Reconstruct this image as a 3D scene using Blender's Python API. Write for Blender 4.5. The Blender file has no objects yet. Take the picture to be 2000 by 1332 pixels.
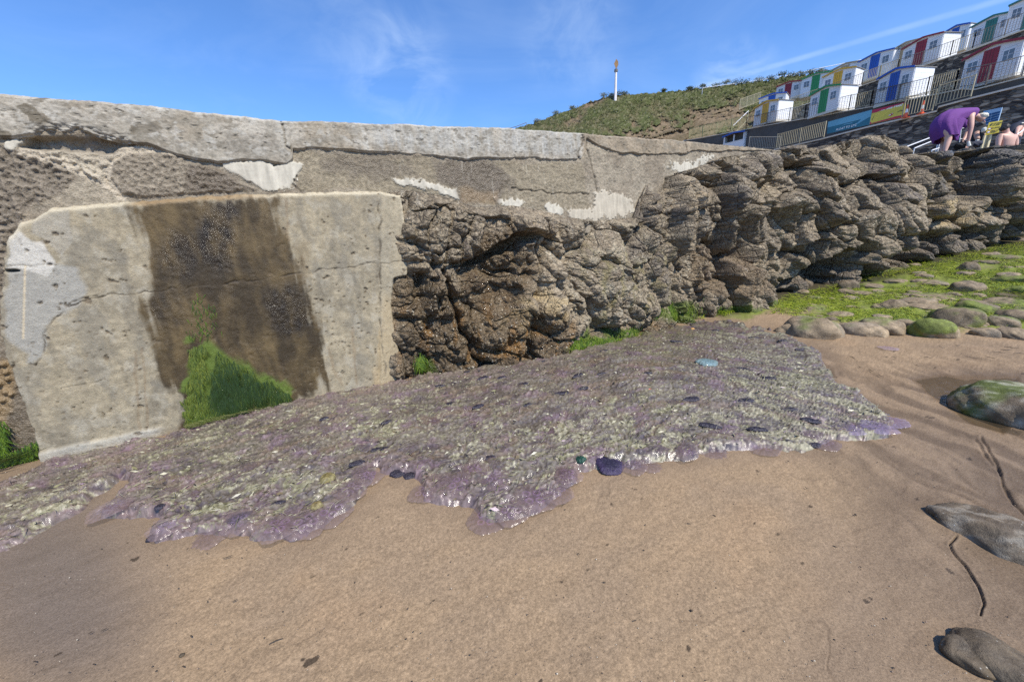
import bpy, math, random
import numpy as np
from mathutils import Vector, Matrix

# ------------------------------------------------------------------ camera, sky, sun, exposure
SC = bpy.context.scene
EYE = 1.55
PITCH, ROLL = math.radians(16.0), math.radians(3.0)
FPX, CX, CY = 722.0, 1000.0, 666.0
camF = np.array([0.0, math.cos(PITCH), -math.sin(PITCH)])
_R0 = np.array([1.0, 0, 0]); _U0 = np.cross(_R0, camF)
camR = _R0*math.cos(ROLL) - _U0*math.sin(ROLL)
camU = _U0*math.cos(ROLL) + _R0*math.sin(ROLL)
cam_d = bpy.data.cameras.new('camera'); cam = bpy.data.objects.new('camera', cam_d)
SC.collection.objects.link(cam)
m = Matrix.Identity(4)
for i in range(3):
    m[i][0], m[i][1], m[i][2] = camR[i], camU[i], -camF[i]
m[2][3] = EYE
cam.matrix_world = m
cam_d.sensor_width = 36.0; cam_d.lens = 36.0*FPX/2000.0
cam_d.clip_start = 0.05; cam_d.clip_end = 3000
SC.camera = cam

SUN_EL = math.radians(53.0)
SUN_AZ = math.atan2(0.66, -0.75)           # from +Y clockwise towards +X
sun_vec = Vector((math.sin(SUN_AZ)*math.cos(SUN_EL), math.cos(SUN_AZ)*math.cos(SUN_EL), math.sin(SUN_EL)))
sd_ = bpy.data.lights.new('sun', 'SUN'); sd_.energy = 5.0; sd_.angle = math.radians(0.5); sd_.color = (1.0, 0.94, 0.83)
sun = bpy.data.objects.new('sun', sd_); SC.collection.objects.link(sun)
sun.rotation_euler = sun_vec.to_track_quat('Z', 'Y').to_euler(); sun.location = (8, -8, 20)
W = bpy.data.worlds.new('World'); SC.world = W; W.use_nodes = True
nt = W.node_tree; nt.nodes.clear(); N = nt.nodes; L = nt.links
wo = N.new('ShaderNodeOutputWorld'); bg = N.new('ShaderNodeBackground'); bg.inputs['Strength'].default_value = 0.122
sky = N.new('ShaderNodeTexSky'); sky.sky_type = 'NISHITA'; sky.sun_disc = False
sky.sun_elevation = SUN_EL; sky.sun_rotation = SUN_AZ; sky.air_density = 1.0; sky.dust_density = 0.3; sky.ozone_density = 2.2
tint = N.new('ShaderNodeMix'); tint.data_type = 'RGBA'; tint.blend_type = 'MULTIPLY'; tint.inputs[0].default_value = 1.0
tint.inputs[7].default_value = (0.78, 1.14, 1.62, 1)
L.new(sky.outputs[0], tint.inputs[6])
tc = N.new('ShaderNodeTexCoord')
def wcloud(rot, scale, lo, hi, detail=6, seed=0.0):
    mp = N.new('ShaderNodeMapping'); mp.inputs['Rotation'].default_value = rot; mp.inputs['Scale'].default_value = scale
    mp.inputs['Location'].default_value = (seed, seed*.7, seed*.3)
    L.new(tc.outputs['Generated'], mp.inputs[0])
    nz = N.new('ShaderNodeTexNoise'); nz.inputs['Scale'].default_value = 1.0; nz.inputs['Detail'].default_value = detail
    nz.inputs['Roughness'].default_value = 0.6; nz.inputs['Distortion'].default_value = 0.6
    L.new(mp.outputs[0], nz.inputs['Vector'])
    r = N.new('ShaderNodeMapRange'); r.inputs[1].default_value = lo; r.inputs[2].default_value = hi
    L.new(nz.outputs[0], r.inputs[0]); return r.outputs[0]
def wmath(op, a, b):
    n = N.new('ShaderNodeMath'); n.operation = op
    for i, v in enumerate((a, b)):
        if isinstance(v, (int, float)): n.inputs[i].default_value = v
        else: L.new(v, n.inputs[i])
    return n.outputs[0]
def wdir_mask(d, c0, c1):
    """soft cone around a direction"""
    dp = N.new('ShaderNodeVectorMath'); dp.operation = 'DOT_PRODUCT'
    L.new(tc.outputs['Generated'], dp.inputs[0]); dp.inputs[1].default_value = d
    r = N.new('ShaderNodeMapRange'); r.interpolation_type = 'SMOOTHSTEP'
    r.inputs[1].default_value = c0; r.inputs[2].default_value = c1
    L.new(dp.outputs['Value'], r.inputs[0]); return r.outputs[0]
def vdir(px, py):
    d = camF + (px-CX)/FPX*camR - (py-CY)/FPX*camU
    return d/np.linalg.norm(d)
c1 = wcloud((0.2, 0.4, 0.5), (2.0, 5.5, 9.0), 0.45, 0.85)
c2 = wcloud((0.0, 0.3, -0.3), (7.0, 7.0, 11.0), 0.40, 0.75, 8, 3.1)
wisps = wmath('MULTIPLY', c1, 0.09)
m1 = wmath('MULTIPLY', wmath('MULTIPLY', wdir_mask(tuple(vdir(735, 60)), math.cos(.16), math.cos(.03)), c2), 0.13)
m2 = wmath('MULTIPLY', wmath('MULTIPLY', wdir_mask(tuple(vdir(1430, 165)), math.cos(.09), math.cos(.0)), c2), 0.38)
m3 = wmath('MULTIPLY', wmath('MULTIPLY', wdir_mask(tuple(vdir(1120, 60)), math.cos(.14), math.cos(.02)), c2), 0.18)
m4 = wmath('MULTIPLY', wmath('MULTIPLY', wdir_mask(tuple(vdir(790, 160)), math.cos(.14), math.cos(.02)), c2), 0.2)
# contrail: thin great-circle band from the hill top up to the right
cA, cB = vdir(1440, 150), vdir(1950, 2)
cn = np.cross(cA, cB); cn /= np.linalg.norm(cn)
dpn = N.new('ShaderNodeVectorMath'); dpn.operation = 'DOT_PRODUCT'; L.new(tc.outputs['Generated'], dpn.inputs[0]); dpn.inputs[1].default_value = tuple(cn)
ab = wmath('ABSOLUTE', dpn.outputs['Value'], 0)
rb = N.new('ShaderNodeMapRange'); rb.interpolation_type = 'SMOOTHSTEP'; rb.inputs[1].default_value = 0.0065; rb.inputs[2].default_value = 0.001
L.new(ab, rb.inputs[0])
trail = wmath('MULTIPLY', wmath('MULTIPLY', rb.outputs[0], wdir_mask(tuple(vdir(1900, 20)), math.cos(.62), math.cos(.1))), wmath('ADD', wmath('MULTIPLY', c2, .14), .07))
tot = wmath('ADD', wmath('ADD', wisps, m1), wmath('ADD', wmath('ADD', wmath('ADD', m2, m3), m4), trail))
cm = N.new('ShaderNodeMix'); cm.data_type = 'RGBA'; cm.clamp_factor = True
L.new(tot, cm.inputs[0]); L.new(tint.outputs[2], cm.inputs[6]); cm.inputs[7].default_value = (7.0, 8.4, 10.0, 1)
L.new(cm.outputs[2], bg.inputs['Color']); L.new(bg.outputs[0], wo.inputs['Surface'])
SC.view_settings.view_transform = 'Standard'; SC.view_settings.look = 'None'
SC.view_settings.exposure = 0.16; SC.view_settings.gamma = 1.0; SC.view_settings.use_curve_mapping = False
SC.cycles.use_denoising = False; SC.cycles.max_bounces = 6; SC.cycles.transparent_max_bounces = 12; SC.cycles.caustics_reflective = False; SC.cycles.caustics_refractive = False

# ------------------------------------------------------------------ numeric helpers
def hsh(ix, iy, iz, seed):
    h = (ix.astype(np.int64)*374761393 + iy.astype(np.int64)*668265263 + iz*2147483647 + seed*1274126177) & 0xFFFFFFFF
    h = ((h ^ (h >> 13))*1274126177) & 0xFFFFFFFF
    h = ((h ^ (h >> 16))*2246822519) & 0xFFFFFFFF
    h = h ^ (h >> 15)
    return (h & 0xFFFFFF).astype(np.float32)/16777216.0
def noise2(x, y, seed=0):
    """gradient noise, about -1..1"""
    x0 = np.floor(x); y0 = np.floor(y); fx = (x-x0).astype(np.float32); fy = (y-y0).astype(np.float32)
    u = fx*fx*fx*(fx*(fx*6-15)+10); v = fy*fy*fy*(fy*(fy*6-15)+10)
    def g(i, j):
        a = hsh(x0+i, y0+j, 0, seed)*6.2831853
        return np.cos(a)*(fx-i) + np.sin(a)*(fy-j)
    a = g(0, 0); b = g(1, 0); c = g(0, 1); d = g(1, 1)
    return 1.5*((a*(1-u)+b*u)*(1-v) + (c*(1-u)+d*u)*v)
def fbm(x, y, oct=5, seed=0, gain=0.5, lac=2.03):
    s = 0; a = 1.0; t = 0; c, sn = math.cos(.6), math.sin(.6)
    for o in range(oct):
        s = s + a*noise2(x, y, seed+o*17); t += a; a *= gain
        x, y = (c*x-sn*y)*lac+3.1, (sn*x+c*y)*lac+7.7
    return 1.4*s/t
def ridged(x, y, oct=4, seed=0, gain=0.5, lac=2.1):
    s = 0; a = 1.0; t = 0; c, sn = math.cos(.35), math.sin(.35)
    for o in range(oct):
        s = s + a*(1-2*np.abs(noise2(x, y, seed+o*13))); t += a; a *= gain
        x, y = (c*x-sn*y)*lac+1.3, (sn*x+c*y)*lac+5.2
    return s/t
def worley(x, y, seed=0, jit=0.9):
    """returns F1, F2, hash ids (3 random per cell), vector to the cell centre"""
    x0 = np.floor(x); y0 = np.floor(y)
    f1 = np.full(x.shape, 9.0, np.float32); f2 = f1.copy()
    r1 = np.zeros_like(f1); r2 = np.zeros_like(f1); r3 = np.zeros_like(f1); vx = np.zeros_like(f1); vy = np.zeros_like(f1)
    for i in (-1, 0, 1):
        for j in (-1, 0, 1):
            cx = x0+i; cy = y0+j
            h1 = hsh(cx, cy, 1, seed); h2 = hsh(cx, cy, 2, seed)
            dx = (cx+.5+(h1-.5)*jit-x).astype(np.float32); dy = (cy+.5+(h2-.5)*jit-y).astype(np.float32)
            d = np.sqrt(dx*dx+dy*dy)
            n = d < f1
            f2 = np.where(n, f1, np.minimum(f2, d)); f1 = np.where(n, d, f1)
            h3 = hsh(cx, cy, 3, seed)
            r1 = np.where(n, h3, r1); r2 = np.where(n, (h3*7.13+h1*3.7) % 1, r2); r3 = np.where(n, (h3*13.7+h2*5.1) % 1, r3)
            vx = np.where(n, dx, vx); vy = np.where(n, dy, vy)
    return f1, f2, (r1, r2, r3), vx, vy
def ss(a, b, x):
    t = np.clip((x-a)/(b-a), 0, 1); return t*t*(3-2*t)
def sdpoly(x, y, poly):
    """signed distance, positive inside"""
    P = np.array(poly, float); n = len(P); best = np.full(x.shape, 1e9, np.float32); inside = np.zeros(x.shape, bool)
    for i in range(n):
        ax, ay = P[i]; bx, by = P[(i+1) % n]
        ex, ey = bx-ax, by-ay
        t = np.clip(((x-ax)*ex+(y-ay)*ey)/(ex*ex+ey*ey+1e-12), 0, 1)
        d = np.hypot(x-ax-t*ex, y-ay-t*ey); best = np.minimum(best, d)
        c = ((ay > y) != (by > y)) & (x < (bx-ax)*(y-ay)/((by-ay) if by != ay else 1e-9)+ax)
        inside ^= c
    return np.where(inside, best, -best)
def dline(x, y, pts):
    best = np.full(x.shape, 1e9, np.float32)
    for (ax, ay), (bx, by) in zip(pts[:-1], pts[1:]):
        ex, ey = bx-ax, by-ay
        t = np.clip(((x-ax)*ex+(y-ay)*ey)/(ex*ex+ey*ey+1e-12), 0, 1)
        best = np.minimum(best, np.hypot(x-ax-t*ex, y-ay-t*ey))
    return best
def ell(x, y, cx, cy, rx, ry, rot=0):
    c, s = math.cos(rot), math.sin(rot); dx = x-cx; dy = y-cy
    u = (c*dx+s*dy)/rx; v = (-s*dx+c*dy)/ry
    return np.sqrt(u*u+v*v)
def rays(px, py):
    px = np.asarray(px, float); py = np.asarray(py, float)
    return camF + ((px-CX)/FPX)[..., None]*camR - ((py-CY)/FPX)[..., None]*camU
def at(px, py, D):
    d = rays(px, py)*np.asarray(D, float)[..., None] if np.ndim(px) else rays(np.array([px]), np.array([py]))[0]*D
    return d + np.array([0, 0, EYE])
def pj(P):
    d = P - np.array([0, 0, EYE]); z = np.maximum(d@camF, 0.05)
    return CX+FPX*(d@camR)/z, CY-FPX*(d@camU)/z
def ground_h(x, y):
    r = .8*x+.6*y-8.2
    return 0.14*0.8*np.log1p(np.exp(np.clip(r/0.8, -30, 30)))*ss(60, 16, r+0*x) + 0
def ghit(px, py):
    """where the ray through a photo point meets the beach"""
    d = rays(px, py); t = np.full(d.shape[:-1], EYE)/np.maximum(-d[..., 2], 0.02)
    lo = np.zeros_like(t); hi = np.minimum(t, 60)
    for _ in range(34):
        mid = (lo+hi)/2; x = d[..., 0]*mid; y = d[..., 1]*mid
        ab_ = (EYE+d[..., 2]*mid) > ground_h(x, y)
        lo = np.where(ab_, mid, lo); hi = np.where(ab_, hi, mid)
    t = (lo+hi)/2
    P = d*t[..., None]; P[..., 2] = ground_h(P[..., 0], P[..., 1]); return P
def algae_h(x, y):
    return .028*fbm(x*2.2, y*2.2, 4, 471)+.022*np.clip(fbm(x*7, y*7, 3, 472), -.2, 1)
# sea wall plane
WA = ghit(np.array([90.]), np.array([890.]))[0][:2]; WB_ = ghit(np.array([780.]), np.array([740.]))[0][:2]
WD = (WB_-WA)/np.linalg.norm(WB_-WA); WN = np.array([WD[1], -WD[0]]); WK = math.tan(math.radians(5))
def wallP(s, z, off):
    s, z, off = np.broadcast_arrays(s, z, off); o = off-WK*z
    return np.stack([WA[0]+WD[0]*s+WN[0]*o, WA[1]+WD[1]*s+WN[1]*o, z], -1)
def wallhit(px, py):
    d = rays(px, py)
    t = (WN@WA - WK*EYE)/(d[..., :2]@WN + WK*d[..., 2]); P = d*t[..., None]; P[..., 2] += EYE
    return (P[..., :2]-WA)@WD, P[..., 2], t

# ------------------------------------------------------------------ object helpers
PIG = np.array([.97, .935, .86], np.float32)
LANDMARKS = []
USED = set()
def where(x, y, lead):
    """a phrase that tells one small thing from its like: direction and nearness to a landmark one can find"""
    cand = sorted(LANDMARKS, key=lambda q: math.hypot(x-q[0], (y-q[1])*1.7))
    for nm in cand[:6]:
        dx, dy = x-nm[0], (y-nm[1])*1.7; d = math.hypot(dx, dy)
        a = math.degrees(math.atan2(-dy, dx)) % 360
        dr = ['right of', 'up and right of', 'straight above', 'up and left of', 'left of', 'down and left of', 'straight below', 'down and right of'][int((a+22.5)//45) % 8]
        for near in (['close'] if d < 55 else ['a little'] if d < 110 else ['some way'] if d < 200 else ['far']):
            t = f'{lead} {near} {dr} {nm[2]}'.replace('close straight', 'just').replace('a little straight', 'a little').replace('some way straight', 'some way').replace('far straight', 'far')
            if t not in USED: USED.add(t); return t
    return t
def props(o, label=None, cat=None, group=None, kind=None):
    if label: o['label'] = label
    if cat: o['category'] = cat
    if group: o['group'] = group
    if kind: o['kind'] = kind
    return o
def empty(name, loc, label, cat, group=None, rz=0.0, kind=None):
    o = bpy.data.objects.new(name, None); SC.collection.objects.link(o); o.location = loc; o.rotation_euler = (0, 0, rz)
    o.empty_display_size = 0.1
    return props(o, label, cat, group, kind)
def mesh_obj(name, V, F, mat, parent=None, loc=None, smooth=True, col=None, rgh=None, local=False):
    """V world coords (or local if local=True); F list/array of faces (quads array or list)"""
    V = np.asarray(V, np.float64).reshape(-1, 3)
    if loc is not None: V = V-np.array(loc)
    elif parent is not None and not local: V = V-np.array(parent.location)
    me = bpy.data.meshes.new(name)
    if isinstance(F, np.ndarray):
        k = F.shape[1]; me.vertices.add(len(V)); me.vertices.foreach_set('co', V.astype(np.float32).ravel())
        me.loops.add(F.size); me.loops.foreach_set('vertex_index', F.astype(np.int32).ravel())
        me.polygons.add(len(F)); me.polygons.foreach_set('loop_start', np.arange(0, F.size, k, dtype=np.int32))
        me.update(calc_edges=True)
    else:
        me.from_pydata([tuple(v) for v in V], [], F)
    if smooth: me.polygons.foreach_set('use_smooth', np.ones(len(me.polygons), bool))
    if col is not None:
        c = np.ones((len(V), 4), np.float32); c[:, :3] = np.asarray(col, np.float32).reshape(-1, 3)*PIG
        a = me.color_attributes.new('Col', 'FLOAT_COLOR', 'POINT'); a.data.foreach_set('color', c.ravel())
    if rgh is not None:
        a = me.attributes.new('Rgh', 'FLOAT', 'POINT'); a.data.foreach_set('value', np.asarray(rgh, np.float32).ravel())
    me.update(); me.materials.append(mat)
    o = bpy.data.objects.new(name, me); SC.collection.objects.link(o)
    if loc is not None: o.location = loc
    if parent is not None: o.parent = parent
    return o
def grid_faces(ny, nx, keep=None, flip=False):
    i = np.arange(ny*nx).reshape(ny, nx)
    q = np.stack([i[:-1, :-1], i[:-1, 1:], i[1:, 1:], i[1:, :-1]], -1)
    if flip: q = q[..., ::-1]
    return q[keep] if keep is not None else q.reshape(-1, 4)
def compact(V, F, *arrs):
    used = np.unique(F); mp = np.zeros(len(V), np.int64); mp[used] = np.arange(len(used))
    return (V[used], mp[F]) + tuple(a[used] for a in arrs)
class MB:
    """collects shapes into one mesh"""
    def __init__(s): s.v = []; s.f = []
    def add(s, vs, fs):
        b = len(s.v); s.v += [tuple(v) for v in vs]; s.f += [tuple(b+i for i in f) for f in fs]; return s
    def box(s, c, size, ax=None):
        ax = ax or ((1, 0, 0), (0, 1, 0), (0, 0, 1)); c = np.array(c, float); A = np.array(ax, float)*(np.array(size)/2)[:, None]
        vs = [c+i*A[0]+j*A[1]+k*A[2] for k in (-1, 1) for j in (-1, 1) for i in (-1, 1)]
        return s.add(vs, [(0, 2, 3, 1), (4, 5, 7, 6), (0, 1, 5, 4), (2, 6, 7, 3), (0, 4, 6, 2), (1, 3, 7, 5)])
    def tube(s, pts, r, n=8, caps=True):
        pts = [np.array(p, float) for p in pts]; rs = r if hasattr(r, '__len__') else [r]*len(pts); vs = []; fs = []
        for i, p in enumerate(pts):
            t = pts[min(i+1, len(pts)-1)]-pts[max(i-1, 0)]; t /= np.linalg.norm(t)+1e-9
            a = np.cross(t, (0, 0, 1.)) if abs(t[2]) < .95 else np.cross(t, (1., 0, 0)); a /= np.linalg.norm(a); b = np.cross(t, a)
            for k in range(n):
                w = 2*math.pi*k/n; vs.append(p+rs[i]*(math.cos(w)*a+math.sin(w)*b))
        for i in range(len(pts)-1):
            for k in range(n):
                fs.append((i*n+k, i*n+(k+1) % n, (i+1)*n+(k+1) % n, (i+1)*n+k))
        if caps: fs += [tuple(range(n))[::-1], tuple((len(pts)-1)*n+k for k in range(n))]
        return s.add(vs, fs)
    def prism(s, pts, d):
        """polygon pts extruded by vector d"""
        n = len(pts); pts = [np.array(p, float) for p in pts]; d = np.array(d, float)
        vs = pts+[p+d for p in pts]
        return s.add(vs, [tuple(range(n))[::-1], tuple(range(n, 2*n))]+[(i, (i+1) % n, n+(i+1) % n, n+i) for i in range(n)])
    def build(s, name, mat, parent=None, loc=None, smooth=False, local=False):
        return mesh_obj(name, np.array(s.v), s.f, mat, parent, loc, smooth, local=local)

# ------------------------------------------------------------------ materials
def newmat(name):
    M = bpy.data.materials.new(name); M.use_nodes = True; t = M.node_tree
    return M, t, t.nodes['Principled BSDF']
def node(t, typ, **kw):
    n = t.nodes.new(typ)
    for k, v in kw.items():
        if k.startswith('i_'): n.inputs[int(k[2:]) if k[2:].isdigit() else k[2:].replace('_', ' ')].default_value = v
        else: setattr(n, k, v)
    return n
def vcmat(name, amp=0.25, nscale=60, bump=0.4, bdist=0.01, bscale=90, pits=None, rough=None, speck=None, alpha=None, spec=0.5, coat=0.0, bscale2=None, bamp2=.5, cracks=None):
    """vertex-colour base with procedural grain, bump, pits and specks"""
    M, t, b = newmat(name); lk = t.links
    tcn = node(t, 'ShaderNodeTexCoord'); ob = tcn.outputs['Object']
    at_ = node(t, 'ShaderNodeAttribute', attribute_name='Col')
    nz = node(t, 'ShaderNodeTexNoise'); nz.inputs['Scale'].default_value = nscale; nz.inputs['Detail'].default_value = 5; nz.inputs['Roughness'].default_value = .7
    lk.new(ob, nz.inputs['Vector'])
    mr = node(t, 'ShaderNodeMapRange'); mr.inputs[1].default_value = .25; mr.inputs[2].default_value = .75; mr.inputs[3].default_value = 1-amp; mr.inputs[4].default_value = 1+amp
    lk.new(nz.outputs[0], mr.inputs[0])
    vm = node(t, 'ShaderNodeVectorMath', operation='SCALE'); lk.new(at_.outputs['Color'], vm.inputs[0]); lk.new(mr.outputs[0], vm.inputs['Scale'])
    col = vm.outputs[0]
    if speck:   # (scale, threshold, colour, amount)
        v = node(t, 'ShaderNodeTexVoronoi'); v.inputs['Scale'].default_value = speck[0]; lk.new(ob, v.inputs['Vector'])
        n2 = node(t, 'ShaderNodeTexNoise'); n2.inputs['Scale'].default_value = speck[0]*.12; lk.new(ob, n2.inputs['Vector'])
        r = node(t, 'ShaderNodeMapRange'); r.inputs[1].default_value = speck[1]; r.inputs[2].default_value = speck[1]*.6; r.inputs[4].default_value = speck[3]
        lk.new(v.outputs['Distance'], r.inputs[0])
        r2 = node(t, 'ShaderNodeMapRange'); r2.inputs[1].default_value = .42; r2.inputs[2].default_value = .62; lk.new(n2.outputs[0], r2.inputs[0])
        mu = node(t, 'ShaderNodeMath', operation='MULTIPLY'); lk.new(r.outputs[0], mu.inputs[0]); lk.new(r2.outputs[0], mu.inputs[1])
        mx = node(t, 'ShaderNodeMix', data_type='RGBA'); lk.new(mu.outputs[0], mx.inputs[0]); lk.new(col, mx.inputs[6]); mx.inputs[7].default_value = (*speck[2], 1)
        col = mx.outputs[2]
    lk.new(col, b.inputs['Base Color'])
    if rough is None:
        ra = node(t, 'ShaderNodeAttribute', attribute_name='Rgh'); lk.new(ra.outputs['Fac'], b.inputs['Roughness'])
    else: b.inputs['Roughness'].default_value = rough
    bz = node(t, 'ShaderNodeTexNoise'); bz.inputs['Scale'].default_value = bscale; bz.inputs['Detail'].default_value = 6; bz.inputs['Roughness'].default_value = .75
    lk.new(ob, bz.inputs['Vector']); h = bz.outputs[0]
    if bscale2:
        b2 = node(t, 'ShaderNodeTexVoronoi'); b2.inputs['Scale'].default_value = bscale2; lk.new(ob, b2.inputs['Vector'])
        ma = node(t, 'ShaderNodeMath', operation='MULTIPLY_ADD'); lk.new(b2.outputs['Distance'], ma.inputs[0]); ma.inputs[1].default_value = bamp2; lk.new(h, ma.inputs[2]); h = ma.outputs[0]
    if cracks:  # ((scale, height), ...) fracture networks, stretched and gently warped
        wn_ = node(t, 'ShaderNodeTexNoise'); wn_.inputs['Scale'].default_value = 3.0; wn_.inputs['Detail'].default_value = 3; lk.new(ob, wn_.inputs['Vector'])
        wv = node(t, 'ShaderNodeVectorMath', operation='MULTIPLY_ADD'); lk.new(wn_.outputs['Color'], wv.inputs[0]); wv.inputs[1].default_value = (.16, .16, .16); lk.new(ob, wv.inputs[2])
        mp_ = node(t, 'ShaderNodeMapping'); mp_.inputs['Rotation'].default_value = (.25, .35, .1); mp_.inputs['Scale'].default_value = (1, 1, 1.35); lk.new(wv.outputs[0], mp_.inputs[0])
        for sc_, hh_ in cracks:
            ve = node(t, 'ShaderNodeTexVoronoi', feature='DISTANCE_TO_EDGE'); ve.inputs['Scale'].default_value = sc_; lk.new(mp_.outputs[0], ve.inputs['Vector'])
            vr = node(t, 'ShaderNodeMapRange'); vr.inputs[2].default_value = .09; vr.inputs[4].default_value = hh_; lk.new(ve.outputs['Distance'], vr.inputs[0])
            vc = node(t, 'ShaderNodeTexVoronoi'); vc.inputs['Scale'].default_value = sc_; lk.new(mp_.outputs[0], vc.inputs['Vector'])
            vs = node(t, 'ShaderNodeSeparateColor'); lk.new(vc.outputs['Color'], vs.inputs[0])
            va = node(t, 'ShaderNodeMath', operation='MULTIPLY_ADD'); lk.new(vs.outputs[0], va.inputs[0]); va.inputs[1].default_value = hh_*.6; lk.new(vr.outputs[0], va.inputs[2])
            v3_ = node(t, 'ShaderNodeMath', operation='ADD'); lk.new(va.outputs[0], v3_.inputs[0]); lk.new(h, v3_.inputs[1]); h = v3_.outputs[0]
    if pits:    # (scale, radius, depth)
        pv = node(t, 'ShaderNodeTexVoronoi'); pv.inputs['Scale'].default_value = pits[0]; lk.new(ob, pv.inputs['Vector'])
        pr = node(t, 'ShaderNodeMapRange'); pr.inputs[1].default_value = pits[1]; pr.inputs[2].default_value = pits[1]*.5; pr.inputs[4].default_value = -pits[2]
        lk.new(pv.outputs['Distance'], pr.inputs[0])
        aa = node(t, 'ShaderNodeMath', operation='ADD'); lk.new(h, aa.inputs[0]); lk.new(pr.outputs[0], aa.inputs[1]); h = aa.outputs[0]
    bp = node(t, 'ShaderNodeBump'); bp.inputs['Strength'].default_value = bump; bp.inputs['Distance'].default_value = bdist
    lk.new(h, bp.inputs['Height']); lk.new(bp.outputs[0], b.inputs['Normal'])
    b.inputs['Specular IOR Level'].default_value = spec
    if coat: b.inputs['Coat Weight'].default_value = coat; b.inputs['Coat Roughness'].default_value = .08
    if alpha is not None: b.inputs['Alpha'].default_value = alpha
    return M
def pmat(name, color, rough=0.6, amp=0.12, scale=8.0, bump=0.0, bscale=60, metal=0.0, stretch=None, spec=0.5):
    """painted / plain surface with slight procedural unevenness"""
    M, t, b = newmat(name); lk = t.links
    tcn = node(t, 'ShaderNodeTexCoord'); v = tcn.outputs['Object']
    if stretch:
        mp = node(t, 'ShaderNodeMapping'); mp.inputs['Scale'].default_value = stretch; lk.new(v, mp.inputs[0]); v = mp.outputs[0]
    nz = node(t, 'ShaderNodeTexNoise'); nz.inputs['Scale'].default_value = scale; nz.inputs['Detail'].default_value = 5; lk.new(v, nz.inputs['Vector'])
    cr = node(t, 'ShaderNodeMix', data_type='RGBA'); lk.new(nz.outputs[0], cr.inputs[0])
    cr.inputs[6].default_value = (*[c*(1-amp*1.6) for c in color], 1); cr.inputs[7].default_value = (*[min(1, c*(1+amp*1.6)) for c in color], 1)
    lk.new(cr.outputs[2], b.inputs['Base Color']); b.inputs['Roughness'].default_value = rough; b.inputs['Metallic'].default_value = metal
    b.inputs['Specular IOR Level'].default_value = spec
    if bump:
        bz = node(t, 'ShaderNodeTexNoise'); bz.inputs['Scale'].default_value = bscale; bz.inputs['Detail'].default_value = 5; lk.new(v, bz.inputs['Vector'])
        bp = node(t, 'ShaderNodeBump'); bp.inputs['Strength'].default_value = bump; bp.inputs['Distance'].default_value = .02; lk.new(bz.outputs[0], bp.inputs['Height']); lk.new(bp.outputs[0], b.inputs['Normal'])
    return M
def mixc(c, m_, tgt):
    """blend colour array c towards tgt by mask m_"""
    return c*(1-m_[..., None]) + np.asarray(tgt, float)*m_[..., None]
def V3(a, b, c): return np.array([a, b, c], float)
# ------------------------------------------------------------------ beach
def jelly_poly():
    return [(-120,1150),(-215,1190),(-300,1165),(-345,1110),(-300,1045),(-200,1000),(0,938),(90,897),(220,868),(350,838),(500,800),(630,765),(780,742),(850,727),(1000,706),(1100,692),(1200,664),(1290,642),(1380,628),(1450,636),(1530,652),(1600,688),(1615,720),(1640,752),(1700,782),(1755,825),(1735,855),(1660,865),(1590,880),(1480,878),(1400,888),(1340,905),(1200,916),(1130,925),(1125,945),(1100,975),(1060,1000),(1010,1020),(950,1032),(925,1018),(930,992),(890,985),(830,978),(800,935),(740,922),(715,960),(690,990),(650,1028),(580,1055),(530,1056),(480,1045),(400,1060),(300,1065),(290,1045),(305,1020),(250,1022),(190,1018),(205,985),(255,948),(235,938),(180,985),(90,1040),(0,1085)]
JP = jelly_poly()
def jelly_sd(px, py):
    return sdpoly(px, py, JP)

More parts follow.
